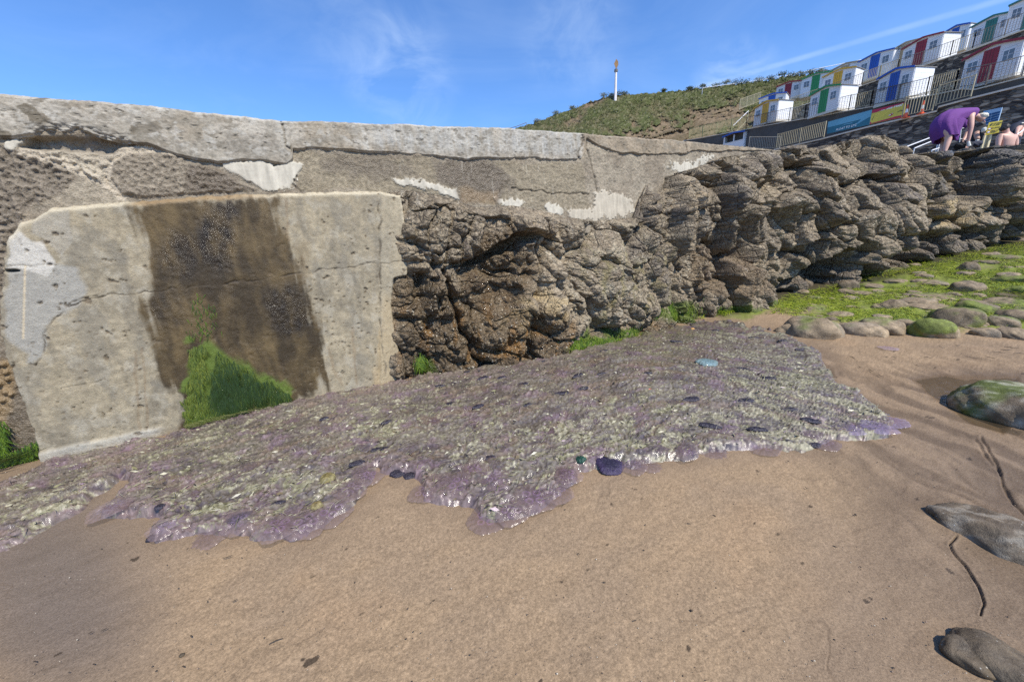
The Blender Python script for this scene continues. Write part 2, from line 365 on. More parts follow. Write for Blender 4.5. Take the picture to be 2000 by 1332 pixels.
def build_beach():
    px = np.concatenate([np.arange(-3000, -420, 40.), np.arange(-420, 2440, 2.1), np.arange(2440, 5200, 40.)]); py = np.concatenate([np.arange(425, 560, 4.0), np.arange(560, 1420, 2.1), np.arange(1420, 2500, 30.)])
    PX, PY = np.meshgrid(px, py); P = ghit(PX, PY)
    X, Y = P[..., 0], P[..., 1]
    cx = X*.88+Y*.47; cy = -X*.47+Y*.88
    h = .014*fbm(X*1.1, Y*1.1, 4, 3) + .004*fbm(X*6, Y*6, 4, 7) + .003*fbm(cx*3, cy*9, 4, 5) + .0008*fbm(X*40, Y*40, 3, 8)
    # drainage channels on the right, running towards the viewer
    wx = X + .12*fbm(X*1.5, Y*1.5, 3, 21); wy = Y + .12*fbm(X*1.5+9, Y*1.5, 3, 22)
    dr = ss(1.0, 2.2, X-.25*Y)*ss(5.5, 3.2, Y)
    ch = ridged(wx*3.2, wy*1.1, 3, 31)
    h += dr*(-.010*ss(.25, .8, ch))+dr*.004*ridged(wx*9, wy*3, 3, 33)
    # little runnels named in the photo
    for pts, dep, w in (([(1868,1048),(1854,1062),(1862,1080),(1884,1106),(1903,1136),(1915,1160),(1922,1178),(1917,1200)], .009, 3.0),
                        ([(1915,855),(1945,905),(1962,950),(1985,985),(2010,1012)], .008, 3.2),
                        ([(1905,860),(1935,905),(1955,925)], .006, 3.5)):
        d = dline(PX + 3*fbm(X*6, Y*6, 3, 2), PY + 3*fbm(X*6, Y*6, 3, 4), pts)
        h -= dep*ss(w, w*.25, d)
        h += dep*.25*ss(w*4, w*1.2, d)*ss(w*.6, w*1.4, d)
    P[..., 2] += h
    # pool hollow beside the big boulder
    pool = [(1775,740),(1830,730),(1900,731),(1990,733),(2010,800),(1960,850),(1915,832),(1870,812),(1820,778)]
    psd = sdpoly(PX, PY, pool); P[..., 2] -= .03*ss(-4, 26, psd)
    c = np.empty(P.shape); c[:] = (0.315, 0.228, 0.148)
    n1 = fbm(X*.9, Y*.9, 5, 11); n2 = fbm(cx*2.0, cy*4.5, 5, 12)
    c = mixc(c, .5*ss(-.15, .45, n1+.5*n2), (0.262, 0.196, 0.138))
    c = mixc(c, .5*ss(.1, .6, fbm(X*1.3, Y*1.3, 5, 14)), (0.35, 0.242, 0.150))
    lft0 = ss(330, 60, np.hypot(PX-60, PY-1150)); grain = fbm(X*55, Y*55, 3, 15); c *= (1+.30*grain*(1-.8*lft0))[..., None]
    g2 = fbm(X*16, Y*16, 4, 17); c *= (1+.10*g2)[..., None]
    damp = ss(1540, 1800, PX+.35*(PY-900)+60*n1)*ss(700, 760, PY)
    damp = np.maximum(damp, ss(0, 1, fbm(cx*1.2, cy*2.4, 4, 19)*1.3)*.2)
    lft = ss(330, 60, ell(PX, PY, 0, 0, 1, 1)*0 + np.hypot((PX-90)/1.0, (PY-1140)/1.0)+60*n1)
    damp = np.maximum(damp, lft)
    near = ss(-55, 8, jelly_sd(PX, PY)+14*n2); damp = np.maximum(damp, near*.8)
    damp = np.maximum(damp, ss(-12, 4, psd))
    c = mixc(c, damp*.75, (0.225, 0.165, 0.115)); c = mixc(c, lft*.8, (0.150, 0.125, 0.112))
    c = mixc(c, .75*dr*ss(.15, .6, ch)*np.clip(damp+.4, 0, 1), (0.125, 0.09, 0.062)); c = mixc(c, .35*dr*ss(.55, .9, ridged(wx*8, wy*2.6, 3, 34)), (0.12, 0.09, 0.066)); c = mixc(c, .25*dr*ss(.1, -.5, ch), (0.34, 0.25, 0.16))
    rr = .85-.30*damp - .26*lft
    for pts, w in (([(1868,1048),(1854,1062),(1862,1080),(1884,1106),(1903,1136),(1915,1160),(1922,1178),(1917,1200)], 2.6), ([(1915,855),(1945,905),(1962,950),(1985,985),(2010,1012)], 1.7)):
        w = w*(1+1.3*fbm(X*9, Y*9, 3, 6)); d = dline(PX + 3*fbm(X*6, Y*6, 3, 2), PY + 3*fbm(X*6, Y*6, 3, 4), pts)
        c = mixc(c, .6*np.clip((w*1.2-d)/(w*.8+.01), 0, 1), (0.045, 0.033, 0.024))
    ln = ss(.035, .0, np.abs(fbm(cx*1.3+.3*n1, cy*2.1, 4, 61)))*ss(.1, .4, fbm(X*1.7, Y*1.7, 3, 62)); c = mixc(c, .35*ln, (0.13, 0.095, 0.068)); P[..., 2] -= .002*ln
    # pool bed, ochre
    c = mixc(c, .85*ss(-3, 6, psd), (0.135, 0.088, 0.045))
    # green film between the stones
    gsd = sdpoly(PX, PY, ALGAE); g = ss(-6, 8, gsd+16*fbm(X*2.2, Y*2.2, 4, 41)-7)
    P[..., 2] += g*(algae_h(X, Y)+.01)
    c = mixc(c, .85*g, (0.16, 0.22, 0.03)); c = mixc(c, .5*g*ss(.1, .5, fbm(X*5, Y*5, 4, 473)), (0.07, 0.10, 0.02)); c = mixc(c, .6*g*ss(.15, .5, fbm(X*3, Y*3, 4, 474)), (0.20, 0.165, 0.11))
    by_ = np.interp(PX, [p[0] for p in RBAS], [p[1] for p in RBAS]); ud = ss(16, 2, PY-by_)*ss(1380, 1440, PX); c = mixc(c, .9*ud, (0.035, 0.035, 0.02))  # ground darkened along the rock foot on the right
    # dark flecks of weed litter pressed in the sand
    f1_, f2_, r_, _, _ = worley(cx*3.1, cy*7.5, 51)
    fl = (r_[0] > .94)*ss(.05, .02, f1_*(1+.6*fbm(X*30, Y*30, 2, 52)))
    c = mixc(c, .8*fl, (0.05, 0.038, 0.025))
    P[..., 2] += .001*fl
    M = vcmat('sand', amp=.42, nscale=130, bump=.7, bdist=.006, bscale=110, speck=(260, .30, (.09, .06, .035), .7), spec=.18)
    F = grid_faces(*PX.shape, flip=True)
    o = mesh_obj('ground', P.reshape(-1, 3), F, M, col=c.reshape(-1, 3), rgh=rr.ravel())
    props(o, 'tan sand beach, damp and streaked on the right', None, None, 'structure')
    # the rest of the beach out to the horizon
    fb = np.array([[-1500,-1500,-.06],[1500,-1500,-.06],[1500,1500,-.06],[-1500,1500,-.06]], float)
    far = mesh_obj('ground', fb, np.array([[0,1,2,3]]), pmat('far_sand', (0.25, 0.185, 0.125), .9, .15, .3, .4, 30))
    props(far, 'wide sand and land beyond the shore', None, None, 'structure')

ALGAE = [(1360,622),(1400,612),(1440,598),(1530,574),(1600,566),(1700,540),(1780,515),(1850,500),(1930,486),(2050,462),(2300,430),(2300,640),(2050,658),(1960,655),(1830,650),(1720,645),(1650,640),(1600,628),(1520,612),(1450,632),(1380,624)]

# ------------------------------------------------------------------ sea wall
CRACK = [(-400,250),(-60,268),(0,275),(40,272),(100,262),(170,262),(240,280),(290,283),(330,299),(400,318),(425,322),(475,314),(520,316),(560,321),(572,312),(571,292),(600,291),(700,297),(800,303),(905,314),(1000,309),(1080,312),(1133,313),(1142,300),(1143,272),(1160,282),(1210,300),(1300,303),(1345,299),(1350,296),(1420,296),(1500,296),(1600,300)]
TOPL = [(-400,150),(0,185),(250,204),(500,231),(560,236),(1000,251),(1137,262),(1250,270),(1345,276),(1500,288),(1700,300)]
SLAB = [(78,418),(100,404),(200,396),(300,389),(420,380),(600,374),(735,372),(783,380),(792,430),(798,500),(795,540),(770,545),(765,600),(778,680),(785,760),(600,790),(350,860),(90,905),(72,840),(45,760),(18,690),(8,620),(14,520),(20,470),(45,432)]

def wall_material():
    return vcmat('weathered_concrete', amp=.20, nscale=70, bump=.5, bdist=.006, bscale=110, pits=(34, .10, .5), spec=.2)

def build_wall():
    root = empty('sea_wall', (WA[0], WA[1], 0), 'weathered concrete sea wall with cracked parapet and wet brown stain', 'sea wall')
    M = wall_material()
    Mr = vcmat('wall_aggregate', amp=.42, nscale=110, bump=.65, bdist=.012, bscale=85, speck=(120, .28, (.42, .37, .30), .6), spec=.5, bscale2=75, bamp2=.7)
    Mw = vcmat('wet_slab', amp=.22, nscale=80, bump=.8, bdist=.010, bscale=95, pits=(41, .10, .5), spec=.38)
    # sample positions along the wall, spacing growing with distance
    s = [-7, -5, -3.5, -2.4, -1.6, -1.1]
    while s[-1] < 12.5:
        p = wallP(s[-1], 1.4, 0); D = float((p-np.array([0, 0, EYE]))@camF); s.append(s[-1]+max(.007, .0024*max(D, 2.6)))
    s = np.array(s)
    tp = wallhit(np.array([p[0] for p in TOPL]), np.array([p[1] for p in TOPL])); topz = np.interp(s, tp[0], tp[1])
    topz = np.minimum(topz, 2.86) + .012*fbm(s*2.2, s*0+.3, 4, 5) + .006*fbm(s*14, s*0+2, 3, 6)
    # CRACK is not a function of s everywhere: work in s,z and take the polyline as a curve by s
    ck = wallhit(np.array([float(p[0]) for p in CRACK]), np.array([float(p[1]) for p in CRACK]))
    cs = np.maximum.accumulate(ck[0]+np.arange(len(CRACK))*1e-4); crk = np.interp(s, cs, ck[1])
    crk = crk + .010*fbm(s*9, s*0+4.4, 4, 9) + .02*fbm(s*2.5, s*0+1.4, 2, 19)
    # --- A: main face
    nz = 350; z = np.linspace(-.25, 2.9, nz); S, Z = np.meshgrid(s, z)
    P0 = wallP(S, Z, 0.0); px, py = pj(P0)
    wxp = px + 9*fbm(S*3.1, Z*3.1, 4, 71); wyp = py + 9*fbm(S*3.1+5, Z*3.1, 4, 72)
    n1 = fbm(S*1.6, Z*1.6, 5, 73); n2 = fbm(S*7, Z*7, 5, 74); n3 = fbm(S*30, Z*30, 4, 75)
    off = .012*n1 + .010*n2 + .006*n3
    c = np.empty(P0.shape); c[:] = (0.30, 0.262, 0.205)
    c = mixc(c, .7*ss(-.3, .5, n1), (0.20, 0.165, 0.125)); c *= (1+.3*n2+.35*n3)[..., None]
    r = np.full(px.shape, .9)
    # board-marked square panel right of the middle
    pan = ss(-3, 4, sdpoly(wxp, wyp, [(575,294),(900,316),(1135,318),(1150,380),(1155,420),(950,400),(770,372),(590,372)]))
    c = mixc(c, .75*pan, (0.245, 0.21, 0.15)); c *= (1+.35*pan*n3)[..., None]
    # dark pebble-dash at the left
    dk = ss(-4, 5, sdpoly(wxp, wyp, [(-400,270),(0,285),(60,305),(110,312),(150,350),(110,382),(60,402),(40,440),(10,520),(5,620),(-400,700)]))
    c = mixc(c, .85*dk, (0.175, 0.148, 0.118)); off += dk*(.02*n3+.012*n2); c *= (1+.4*dk*n3)[..., None]
    # pale mortar veins around the rounded panels
    vein = dline(wxp, wyp, [(45,300),(110,312),(160,335),(200,360),(235,385)]); v = ss(16, 6, vein+5*n2)
    v = np.maximum(v, ss(15, 5, dline(wxp, wyp, [(205,372),(210,340),(225,312),(245,295),(300,290)])+6*n2))
    c = mixc(c, .7*v, (0.52, 0.46, 0.375)); off += v*.012*n3
    mort = ss(-6, 6, sdpoly(wxp, wyp, [(95,300),(150,288),(215,300),(200,330),(205,355),(170,345),(150,330)])+8*n2)
    c = mixc(c, .6*mort, (0.46, 0.41, 0.33)); off += mort*(.025*n2+.015*n3)
    rp = ss(-3, 4, sdpoly(wxp, wyp, [(222,315),(250,296),(330,302),(420,330),(500,372),(240,384),(215,350)]))
    c = mixc(c, .75*rp, (0.22, 0.188, 0.148)); c *= (1+.5*rp*n3)[..., None]; off += rp*(.02+.012*n3)
    # broken hollow under the parapet
    hol = ss(-5, 6, sdpoly(wxp, wyp, [(42,286),(60,268),(120,262),(200,266),(258,280),(215,294),(190,300),(150,292),(90,290)])+6*n2)
    off -= hol*(.07+.05*n2); c = mixc(c, .6*hol, (0.20, 0.18, 0.155))
    # chalk-white repair patches
    Wp = [[(428,311),(480,315),(545,319),(590,317),(587,340),(573,355),(570,372),(515,372),(490,355),(450,338),(432,325)],
          [(765,348),(800,352),(845,358),(880,368),(897,372),(897,390),(870,380),(840,372),(800,362),(775,360)],
          [(968,390),(1010,388),(1028,396),(1015,402),(972,402)],[(1062,402),(1095,402),(1102,418),(1070,422)],
          [(1105,410),(1158,410),(1160,376),(1190,374),(1235,390),(1238,412),(1222,424),(1150,430),(1118,434)],
          [(1303,330),(1318,320),(1352,316),(1384,302),(1400,304),(1372,322),(1335,340),(1315,334)],
          [(8,272),(38,270),(45,282),(28,296),(5,290)]]
    WM = np.zeros(px.shape); WI = np.full(px.shape, -1)
    for i, w_ in enumerate(Wp):
        k = ss(-1.8, 1.8, sdpoly(px+7*n2*2+5*n3, py+5*n2*2+5*n3, w_)); tgt = (0.51, 0.485, 0.425) if i not in (4,) else (0.47, 0.43, 0.36)
        c = mixc(c, .95*k, tgt); c *= (1+k*(.28*fbm(S*22, Z*3, 3, 82)))[..., None]; off += k*.012-k*(.008*n2+.005*n3); WI = np.where(k > WM, i, WI); WM = np.maximum(WM, k)
    # water-dark aggregate
    wet = np.zeros(px.shape)
    for poly, a in (([(375,318),(405,320),(440,338),(500,372),(380,382),(365,360)], .8), ([(620,302),(760,304),(800,318),(800,345),(700,345),(630,330)], .65),
                    ([(845,312),(960,314),(985,340),(1000,365),(970,395),(900,396),(892,370),(860,350)], .9), ([(560,378),(250,392),(240,380),(400,372)], .5),
                    ([(-60,690),(20,690),(45,760),(72,840),(90,905),(-60,960)], .85), ([(-10,600),(18,610),(30,700),(-10,720)], .5)):
        wet = np.maximum(wet, a*ss(-12, 10, sdpoly(wxp, wyp, poly)+14*n2))
    c = mixc(c, .8*wet, (0.065, 0.043, 0.022)); r = r-.62*wet
    och = ss(-6, 6, sdpoly(wxp, wyp, [(895,368),(970,374),(975,398),(905,400)])); c = mixc(c, .6*och, (0.24, 0.165, 0.085))
    # yellow-brown foot under the slab on the left, knobbly
    ft = ss(-8, 8, sdpoly(wxp, wyp, [(-80,700),(22,700),(30,740),(20,800),(12,850),(-80,860)])+10*n2)
    c = mixc(c, .6*ft, (0.28, 0.19, 0.09)); f1_, _, _, _, _ = worley(S*16, Z*16, 91); off += ft*.03*ss(.45, .1, f1_)
    # hairline cracks
    for pts in ([(1143,270),(1150,300),(1158,330),(1166,372)], [(585,372),(572,360),(588,330)], [(1000,368),(1070,376),(1150,380)], [(1142,272),(1146,262)]):
        d = dline(px+5*n2, py+5*n2, pts); k = ss(2.4, .6, d); off -= .015*k; c = mixc(c, .6*k, (0.07, .055, .04))
    # white drips
    dr = ss(.45, .8, fbm(S*26, Z*3.2, 3, 93))*pan; c = mixc(c, .22*dr, (0.6, .57, .5))
    P = wallP(S, Z, off)
    behind = (px > 812) & (py > np.interp(px, [p[0] for p in RTOP], [p[1] for p in RTOP])+26)
    keep = ((Z < np.minimum(crk+.12, topz)[None, :]) & ~behind)[:-1, :-1]; wk = (WM > .5)[:-1, :-1]
    V, F, cc, rr_ = compact(P.reshape(-1, 3), grid_faces(nz, len(s), keep & ~wk), c.reshape(-1, 3), r.ravel())
    mesh_obj('wall_face', V, F, Mr, root, col=cc, rgh=rr_)
    Ms = vcmat('smooth_mortar', amp=.10, nscale=50, bump=.35, bdist=.005, bscale=60, spec=.4)
    for i in range(len(Wp)):
        ki = keep & wk & (WI == i)[:-1, :-1]
        if ki.sum() < 20: continue
        V, F, cc, rr_ = compact(P.reshape(-1, 3), grid_faces(nz, len(s), ki), c.reshape(-1, 3), r.ravel())
        mesh_obj('repair_patch', V, F, Ms, root, col=cc, rgh=rr_)
    # --- B: parapet, stands 6 cm proud and hangs over the crack line
    nb = 120; t = np.linspace(0, 1, nb); S2 = np.broadcast_to(s, (nb, len(s))); Z2 = crk[None, :]+(topz-crk)[None, :]*t[:, None]
    px, py = pj(wallP(S2, Z2, .06)); n1 = fbm(S2*1.8, Z2*1.8, 5, 103); n2 = fbm(S2*6, Z2*6, 5, 104); n3 = fbm(S2*28, Z2*28, 4, 105)
    off = .036-.012*ss(420, 600, px)+.010*n1+.007*n2+.0035*n3
    edge = (Z2-crk[None, :]); off -= .02*ss(.02, .0, edge)
    up = (topz[None, :]-Z2); off -= .03*ss(.03, 0, up)**2
    c = np.empty(px.shape+(3,)); c[:] = (0.33, 0.305, 0.262)
    c = mixc(c, .75*ss(-.15, .35, n1+.3*n2), (0.28, 0.245, 0.195))
    c = mixc(c, .55*ss(.1, .3, fbm(S2*2.2, Z2*4, 5, 108)+.3*ss(.25, .1, up)), (0.46, 0.435, 0.39))
    lich = ss(.02, .14, fbm(S2*3.0, Z2*4.4, 5, 109, .6)-.1)*ss(520, 200, px); c = mixc(c, .9*lich, (0.14, 0.12, 0.09))
    bl = ss(660, 760, px)*ss(1142, 1130, px)*(.5+.7*fbm(S2*13, Z2*2.0, 4, 110)); c = mixc(c, np.clip(bl, 0, .8), (0.36, 0.365, 0.36))
    wh = ss(.25, .6, fbm(S2*18, Z2*2.5, 4, 111))*ss(600, 700, px)*ss(1140, 1120, px); c = mixc(c, .6*wh, (0.50, .50, .48))
    br = ss(1138, 1146, px); c = mixc(c, .85*br, (0.28, 0.23, 0.17)); c *= (1+.25*br*n2)[..., None]
    lowb = ss(.35, .05, edge/(topz-crk)[None, :])*(1-br)*ss(560, 640, px); c = mixc(c, .45*lowb, (0.33, .28, .215))
    gry = ss(-5, 5, sdpoly(px+8*n2, py+8*n2, [(450,255),(530,262),(560,290),(558,318),(520,312),(440,305),(430,280)])); c = mixc(c, .55*gry, (0.26, .24, .21))
    spk = ss(.28, .5, n3+.3*n2); c = mixc(c, .45*spk, (0.15, 0.13, 0.11)); c *= (1+.42*n3+.25*n2)[..., None]; c = mixc(c, .6*ss(.12, .4, fbm(S2*7, Z2*9, 5, 115, .62)), (0.19, .17, .14)); c = mixc(c, .6*ss(.12, .45, fbm(S2*9+4, Z2*11, 5, 116, .62))*(1-br), (0.46, .45, .42)); pt = ss(.35, .6, fbm(S2*16, Z2*16, 4, 113)); off -= .006*pt; c = mixc(c, .55*pt, (0.15, .135, .11)); c = mixc(c, .4*ss(.1, .5, fbm(S2*4, Z2*9, 5, 114)), (0.25, .235, .205))
    # ragged broken lip at the left
    lip = ss(.09, .0, edge)*ss(30, 70, px)*ss(262, 235, px); off += lip*(.05*fbm(S2*20, Z2*20, 3, 112)-.02); c = mixc(c, .6*lip, (0.34, .33, .31))
    for pts in ([(548,235),(553,262),(560,285),(572,292)], [(1139,262),(1141,285),(1134,313)], [(1345,276),(1348,297)]):
        k = ss(2.2, .6, dline(px+6*n2, py+3*n2, pts)); off -= .02*k; c = mixc(c, .5*k, (0.1, .085, .07))
    front = wallP(S2, Z2, off)
    lipb = wallP(s, crk+.004, -.09)[None]; top1 = front[-1:]+np.array([0, 0, .004])-.02*np.array([WN[0], WN[1], 0]); top2 = wallP(s, topz, -.45)[None]+np.array([0, 0, .0])
    back = wallP(s, topz*0+.3, -.5)[None]
    G = np.concatenate([lipb, front, top1, top2, back]); C = np.concatenate([c[:1], c, c[-1:], c[-1:], c[-1:]])
    mesh_obj('parapet', G.reshape(-1, 3), grid_faces(G.shape[0], len(s)), M, root, col=C.reshape(-1, 3), rgh=np.full(G.shape[:2], .88).ravel())
    # --- C: buttress slab
    sl = wallhit(np.array([float(p[0]) for p in SLAB]), np.array([float(p[1]) for p in SLAB])); Lp = list(zip(sl[0], sl[1]))
    s3 = s[(s > -.75) & (s < 3.75)]; z3 = np.arange(-.2, 2.2, .0075); S, Z = np.meshgrid(s3, z3)
    sd = sdpoly(S, Z, Lp); n2 = fbm(S*6, Z*6, 5, 121); n3 = fbm(S*24, Z*24, 4, 122); n1 = fbm(S*1.3, Z*1.3, 5, 123)
    sd = sd+.010*n2+.007*n3
    off = -.05+.155*ss(-.02, .035, sd) + .005*n1+.003*n2+.0018*n3
    P0 = wallP(S, Z, .10); px, py = pj(P0)
    c = np.empty(P0.shape); c[:] = (0.33, 0.285, 0.205)
    c = mixc(c, .7*ss(-.25, .45, n1), (0.255, 0.225, 0.17)); c = mixc(c, .6*ss(0, .5, fbm(S*5, Z*9, 5, 124)), (0.38, .33, .24)); c = mixc(c, .6*ss(.0, .6, fbm(S*8+3, Z*2.2, 5, 127)), (0.19, .17, .135)); c *= (1+.22*n2+.18*n3)[..., None]
    c = mixc(c, .35*ss(.1, .6, fbm(S*3, Z*30, 3, 125)), (0.22, .19, .14))      # faint board marks
    r = np.full(px.shape, .86)
    dirt = ss(-.05, .4, fbm(S*5, Z*3.5, 5, 128)+.35*ss(1.2, .4, ell(px, py, 210, 430, 90, 50))+.25*ss(1.2, .4, ell(px, py, 230, 640, 90, 90))-.12); c = mixc(c, .55*dirt, (0.20, .185, .155)); lt = ss(.1, .5, fbm(S*9, Z*7, 5, 129)+.2*ss(1.2, .4, ell(px, py, 250, 540, 80, 50))); c = mixc(c, .5*lt, (0.40, .37, .305))
    wxp = px+7*n2*1.5; wyp = py+7*n2
    gy = ss(-4, 6, sdpoly(wxp, wyp, [(20,470),(30,452),(60,470),(90,478),(108,515),(150,520),(165,560),(160,592),(120,618),(90,640),(82,690),(72,716),(55,712),(52,690),(20,670),(8,620),(12,520)])+5*n1)
    c = mixc(c, .85*gy, (0.33, .325, .305)); 
    wh = ss(-2, 2, sdpoly(wxp, wyp, [(22,480),(36,448),(60,470),(82,470),(110,516),(108,530),(100,545),(60,530),(15,524)])); c = mixc(c, .75*wh, (0.58, .56, .52))
    sh_ = ss(-2, 3, sdpoly(wxp, wyp, [(70,415),(140,402),(140,470),(120,500),(90,470),(60,455)])); c = mixc(c, .5*sh_, (0.36, .345, .31))
    stripe = ss(3.2, 1.0, dline(px, py, [(50,520),(48,580),(46,660)])); c = mixc(c, .7*stripe, (0.62, .52, .36))
    stp = ss(60, 90, px)*ss(330, 300, px)*ss(.09, .06, Z-ground_h(0, 0)-.02*n1); c = mixc(c, .6*stp, (0.43, .42, .385))   # pale foot
    off += .02*stp
    # wet stain
    st_ = [(252,404),(290,392),(545,383),(552,430),(575,500),(603,560),(622,640),(634,764),(560,790),(370,835),(345,845),(368,800),(350,772),(312,742),(303,690),(285,640),(275,590),(290,540),(282,470),(262,430)]
    wt = ss(-11, 9, sdpoly(px+10*fbm(S*4, Z*2.5, 4, 131), py, st_)+9*n2+6*n3+22*fbm(S*12, Z*1.5, 5, 137)-3)
    tone = np.clip(.36+.85*fbm(S*9+.5*fbm(S*2, Z*2, 3, 139), Z*1.5, 5, 132)+.7*fbm(S*3.3, Z*2.6, 4, 130)+.25*n2, 0, 1)
    wc = mixc(np.broadcast_to(V3(.040, .027, .011), c.shape).copy(), tone, (0.128, .090, .040))
    core = ss(1.2, .4, ell(px+14*n2, py, 425, 460, 46, 90))
    core = np.maximum(core, .8*ss(1.2, .5, ell(px, py+10*n2, 350, 500, 45, 60))); core = np.maximum(core, .85*ss(1.3, .6, ell(px+18*n2, py+18*n2, 560, 605, 40, 55)))
    core = np.maximum(core, .6*ss(1.2, .5, ell(px+18*n2, py+18*n2, 330, 600, 50, 50)))
    wc = mixc(wc, .95*core*np.clip(.6+.9*fbm(S*12, Z*5, 4, 133), 0, 1), (0.018, .013, .008))
    c = c*(1-wt[..., None])+wc*wt[..., None]; glz = np.clip(core+.5*ss(.15, .5, fbm(S*7, Z*4, 4, 138)), 0, 1); r = r-.30*wt-.36*wt*glz
    off += wt*(.0035*fbm(S*20, Z*14, 4, 134))+core*wt*.008*np.abs(fbm(S*24, Z*18, 4, 135))
    hl = ss(-8, 8, sdpoly(wxp, wyp, [(570,480),(605,470),(602,550),(596,560)])); c = mixc(c, .35*hl, (0.18, .13, .07))
    # brown ledge strip at the top
    led = ss(.072, .040, sd)*ss(1.60, 1.75, Z)
    c = mixc(c, .75*led*(1-.6*wt)*ss(-.5, .1, n2+.3), (0.56, .50, .38)); c = mixc(c, .8*led*ss(240, 270, px)*ss(560, 440, px), (0.26, .17, .08)); off -= .05*ss(.05, 0, sd)*ss(1.6, 1.75, Z)
    # drips
    for pts in ([(265,690),(262,730),(270,780),(276,836)], [(278,680),(280,720),(290,790),(292,832)], [(640,680),(650,710),(668,752)], [(690,640),(696,750)], [(560,390),(564,470)]):
        k = ss(4.5, 1.2, dline(px+7*fbm(S*6, Z*3, 3, 141), py, pts)); c = mixc(c, .42*k, (0.23, .165, .10))
    yl = ss(738, 752, px)*ss(560, 600, py)+ss(-6, 6, sdpoly(wxp, wyp, [(742,640),(800,640),(800,760),(730,760)])); c = mixc(c, .5*np.clip(yl, 0, 1), (0.40, .29, .15))
    gs_ = ss(-9, 7, sdpoly(px+26*n2, py+26*n2, GREEN))*ss(-.5, .1, n3+.4); c = mixc(c, .9*gs_, (0.10, .155, .02))
    # joints and cracks
    for pts, w in (([(135,600),(160,590),(230,575),(300,566),(430,556),(560,537),(660,524),(740,514),(795,508)], 1.6), ([(72,716),(84,690),(82,650),(118,618),(140,590),(165,582),(190,578)], 2.0), ([(15,520),(110,518)], 1.3), ([(72,716),(62,714)], 2),
                   ([(740,400),(742,520),(745,640),(752,735)], 1.5), ([(120,760),(200,745)], 1.2)):
        k = ss(w*1.25, w*.3, dline(px+6*n2, py+7*n2, pts))*np.clip(.55+1.3*fbm(S*9, Z*9, 3, 149), .1, 1); off -= .010*k; c = mixc(c, .9*k, (0.07, .055, .04))
    rgt = ss(740, 746, px+2*n2); c = mixc(c, .3*rgt, (0.46, .41, .31)); off += .012*ss(-.01, .01, (px-743)/200)
    # blow holes
    f1_, _, rr3, _, _ = worley(S*11, Z*11, 151); hole = (rr3[0] > .86)*ss(.15, .05, f1_*(1+1.4*n3)+.10*rr3[1]-.05)*(1-.6*wt); off -= .012*hole; c = mixc(c, .7*hole, (0.13, .10, .07))
    f1_, _, rr3, _, _ = worley(S*27+.3, Z*27, 152); hole = (rr3[0] > .82)*ss(.2, .08, f1_*(1+1.2*n3))*(.35+1.2*ss(560, 620, px)*ss(520, 560, py)+.5*ss(330, 280, px)*ss(600, 660, py)); off -= .006*hole; c = mixc(c, .5*hole, (0.16, .125, .085))
    c *= (1+.10*n3)[..., None]
    gap = ss(1.2, .5, ell(px, py, 22, 529, 18, 3.5)); off -= .05*gap; c = mixc(c, .8*gap, (0.04, .035, .03))
    keep = (sd > -.03)[:-1, :-1]
    V, F, cc, rr_ = compact(wallP(S, Z, off).reshape(-1, 3), grid_faces(len(z3), len(s3), keep), c.reshape(-1, 3), r.ravel())
    mesh_obj('buttress', V, F, Mw, root, col=cc, rgh=rr_)
    return root

GREEN = [(378,672),(400,664),(440,690),(480,705),(505,735),(555,742),(572,760),(570,780),(480,800),(370,832),(362,800),(372,740)]
# ------------------------------------------------------------------ rock outcrop
RTOP = [(762,376),(800,372),(850,380),(890,392),(930,405),(1000,402),(1060,412),(1110,425),(1160,432),(1235,425),(1246,392),(1262,362),(1300,345),(1350,330),(1400,311),(1450,303),(1500,299),(1545,288),(1600,292),(1650,276),(1720,266),(1760,285),(1790,299),(1850,298),(1900,292),(1950,288),(2000,283),(2100,276),(2300,262)]
RBAS = [(762,748),(830,728),(900,716),(1000,704),(1090,692),(1200,664),(1280,642),(1340,622),(1400,612),(1460,602),(1530,580),(1600,572),(1700,548),(1780,524),(1850,508),(1930,494),(2000,480),(2100,455),(2300,415)]
def rock_base(px):
    b = np.interp(px, [p[0] for p in RBAS], [p[1] for p in RBAS]); t = np.interp(px, [p[0] for p in RTOP], [p[1] for p in RTOP])
    PB = ghit(px, b); Db = (PB-np.array([0, 0, EYE]))@camF
    _, _, Dw = wallhit(px, t)
    Dt = np.where(px < 1480, np.minimum(Dw-.03, Db*1.3+1), 0)
    Dfar = Db*1.0+.25; k = ss(1380, 1620, px); Dt = np.where(px < 1480, Dt*(1-k)+Dfar*k, (np.minimum(wallhit(px, t)[2], Dfar))*(1-k)+Dfar*k)
    PT = at(px, t, Dt)
    return PB, PT
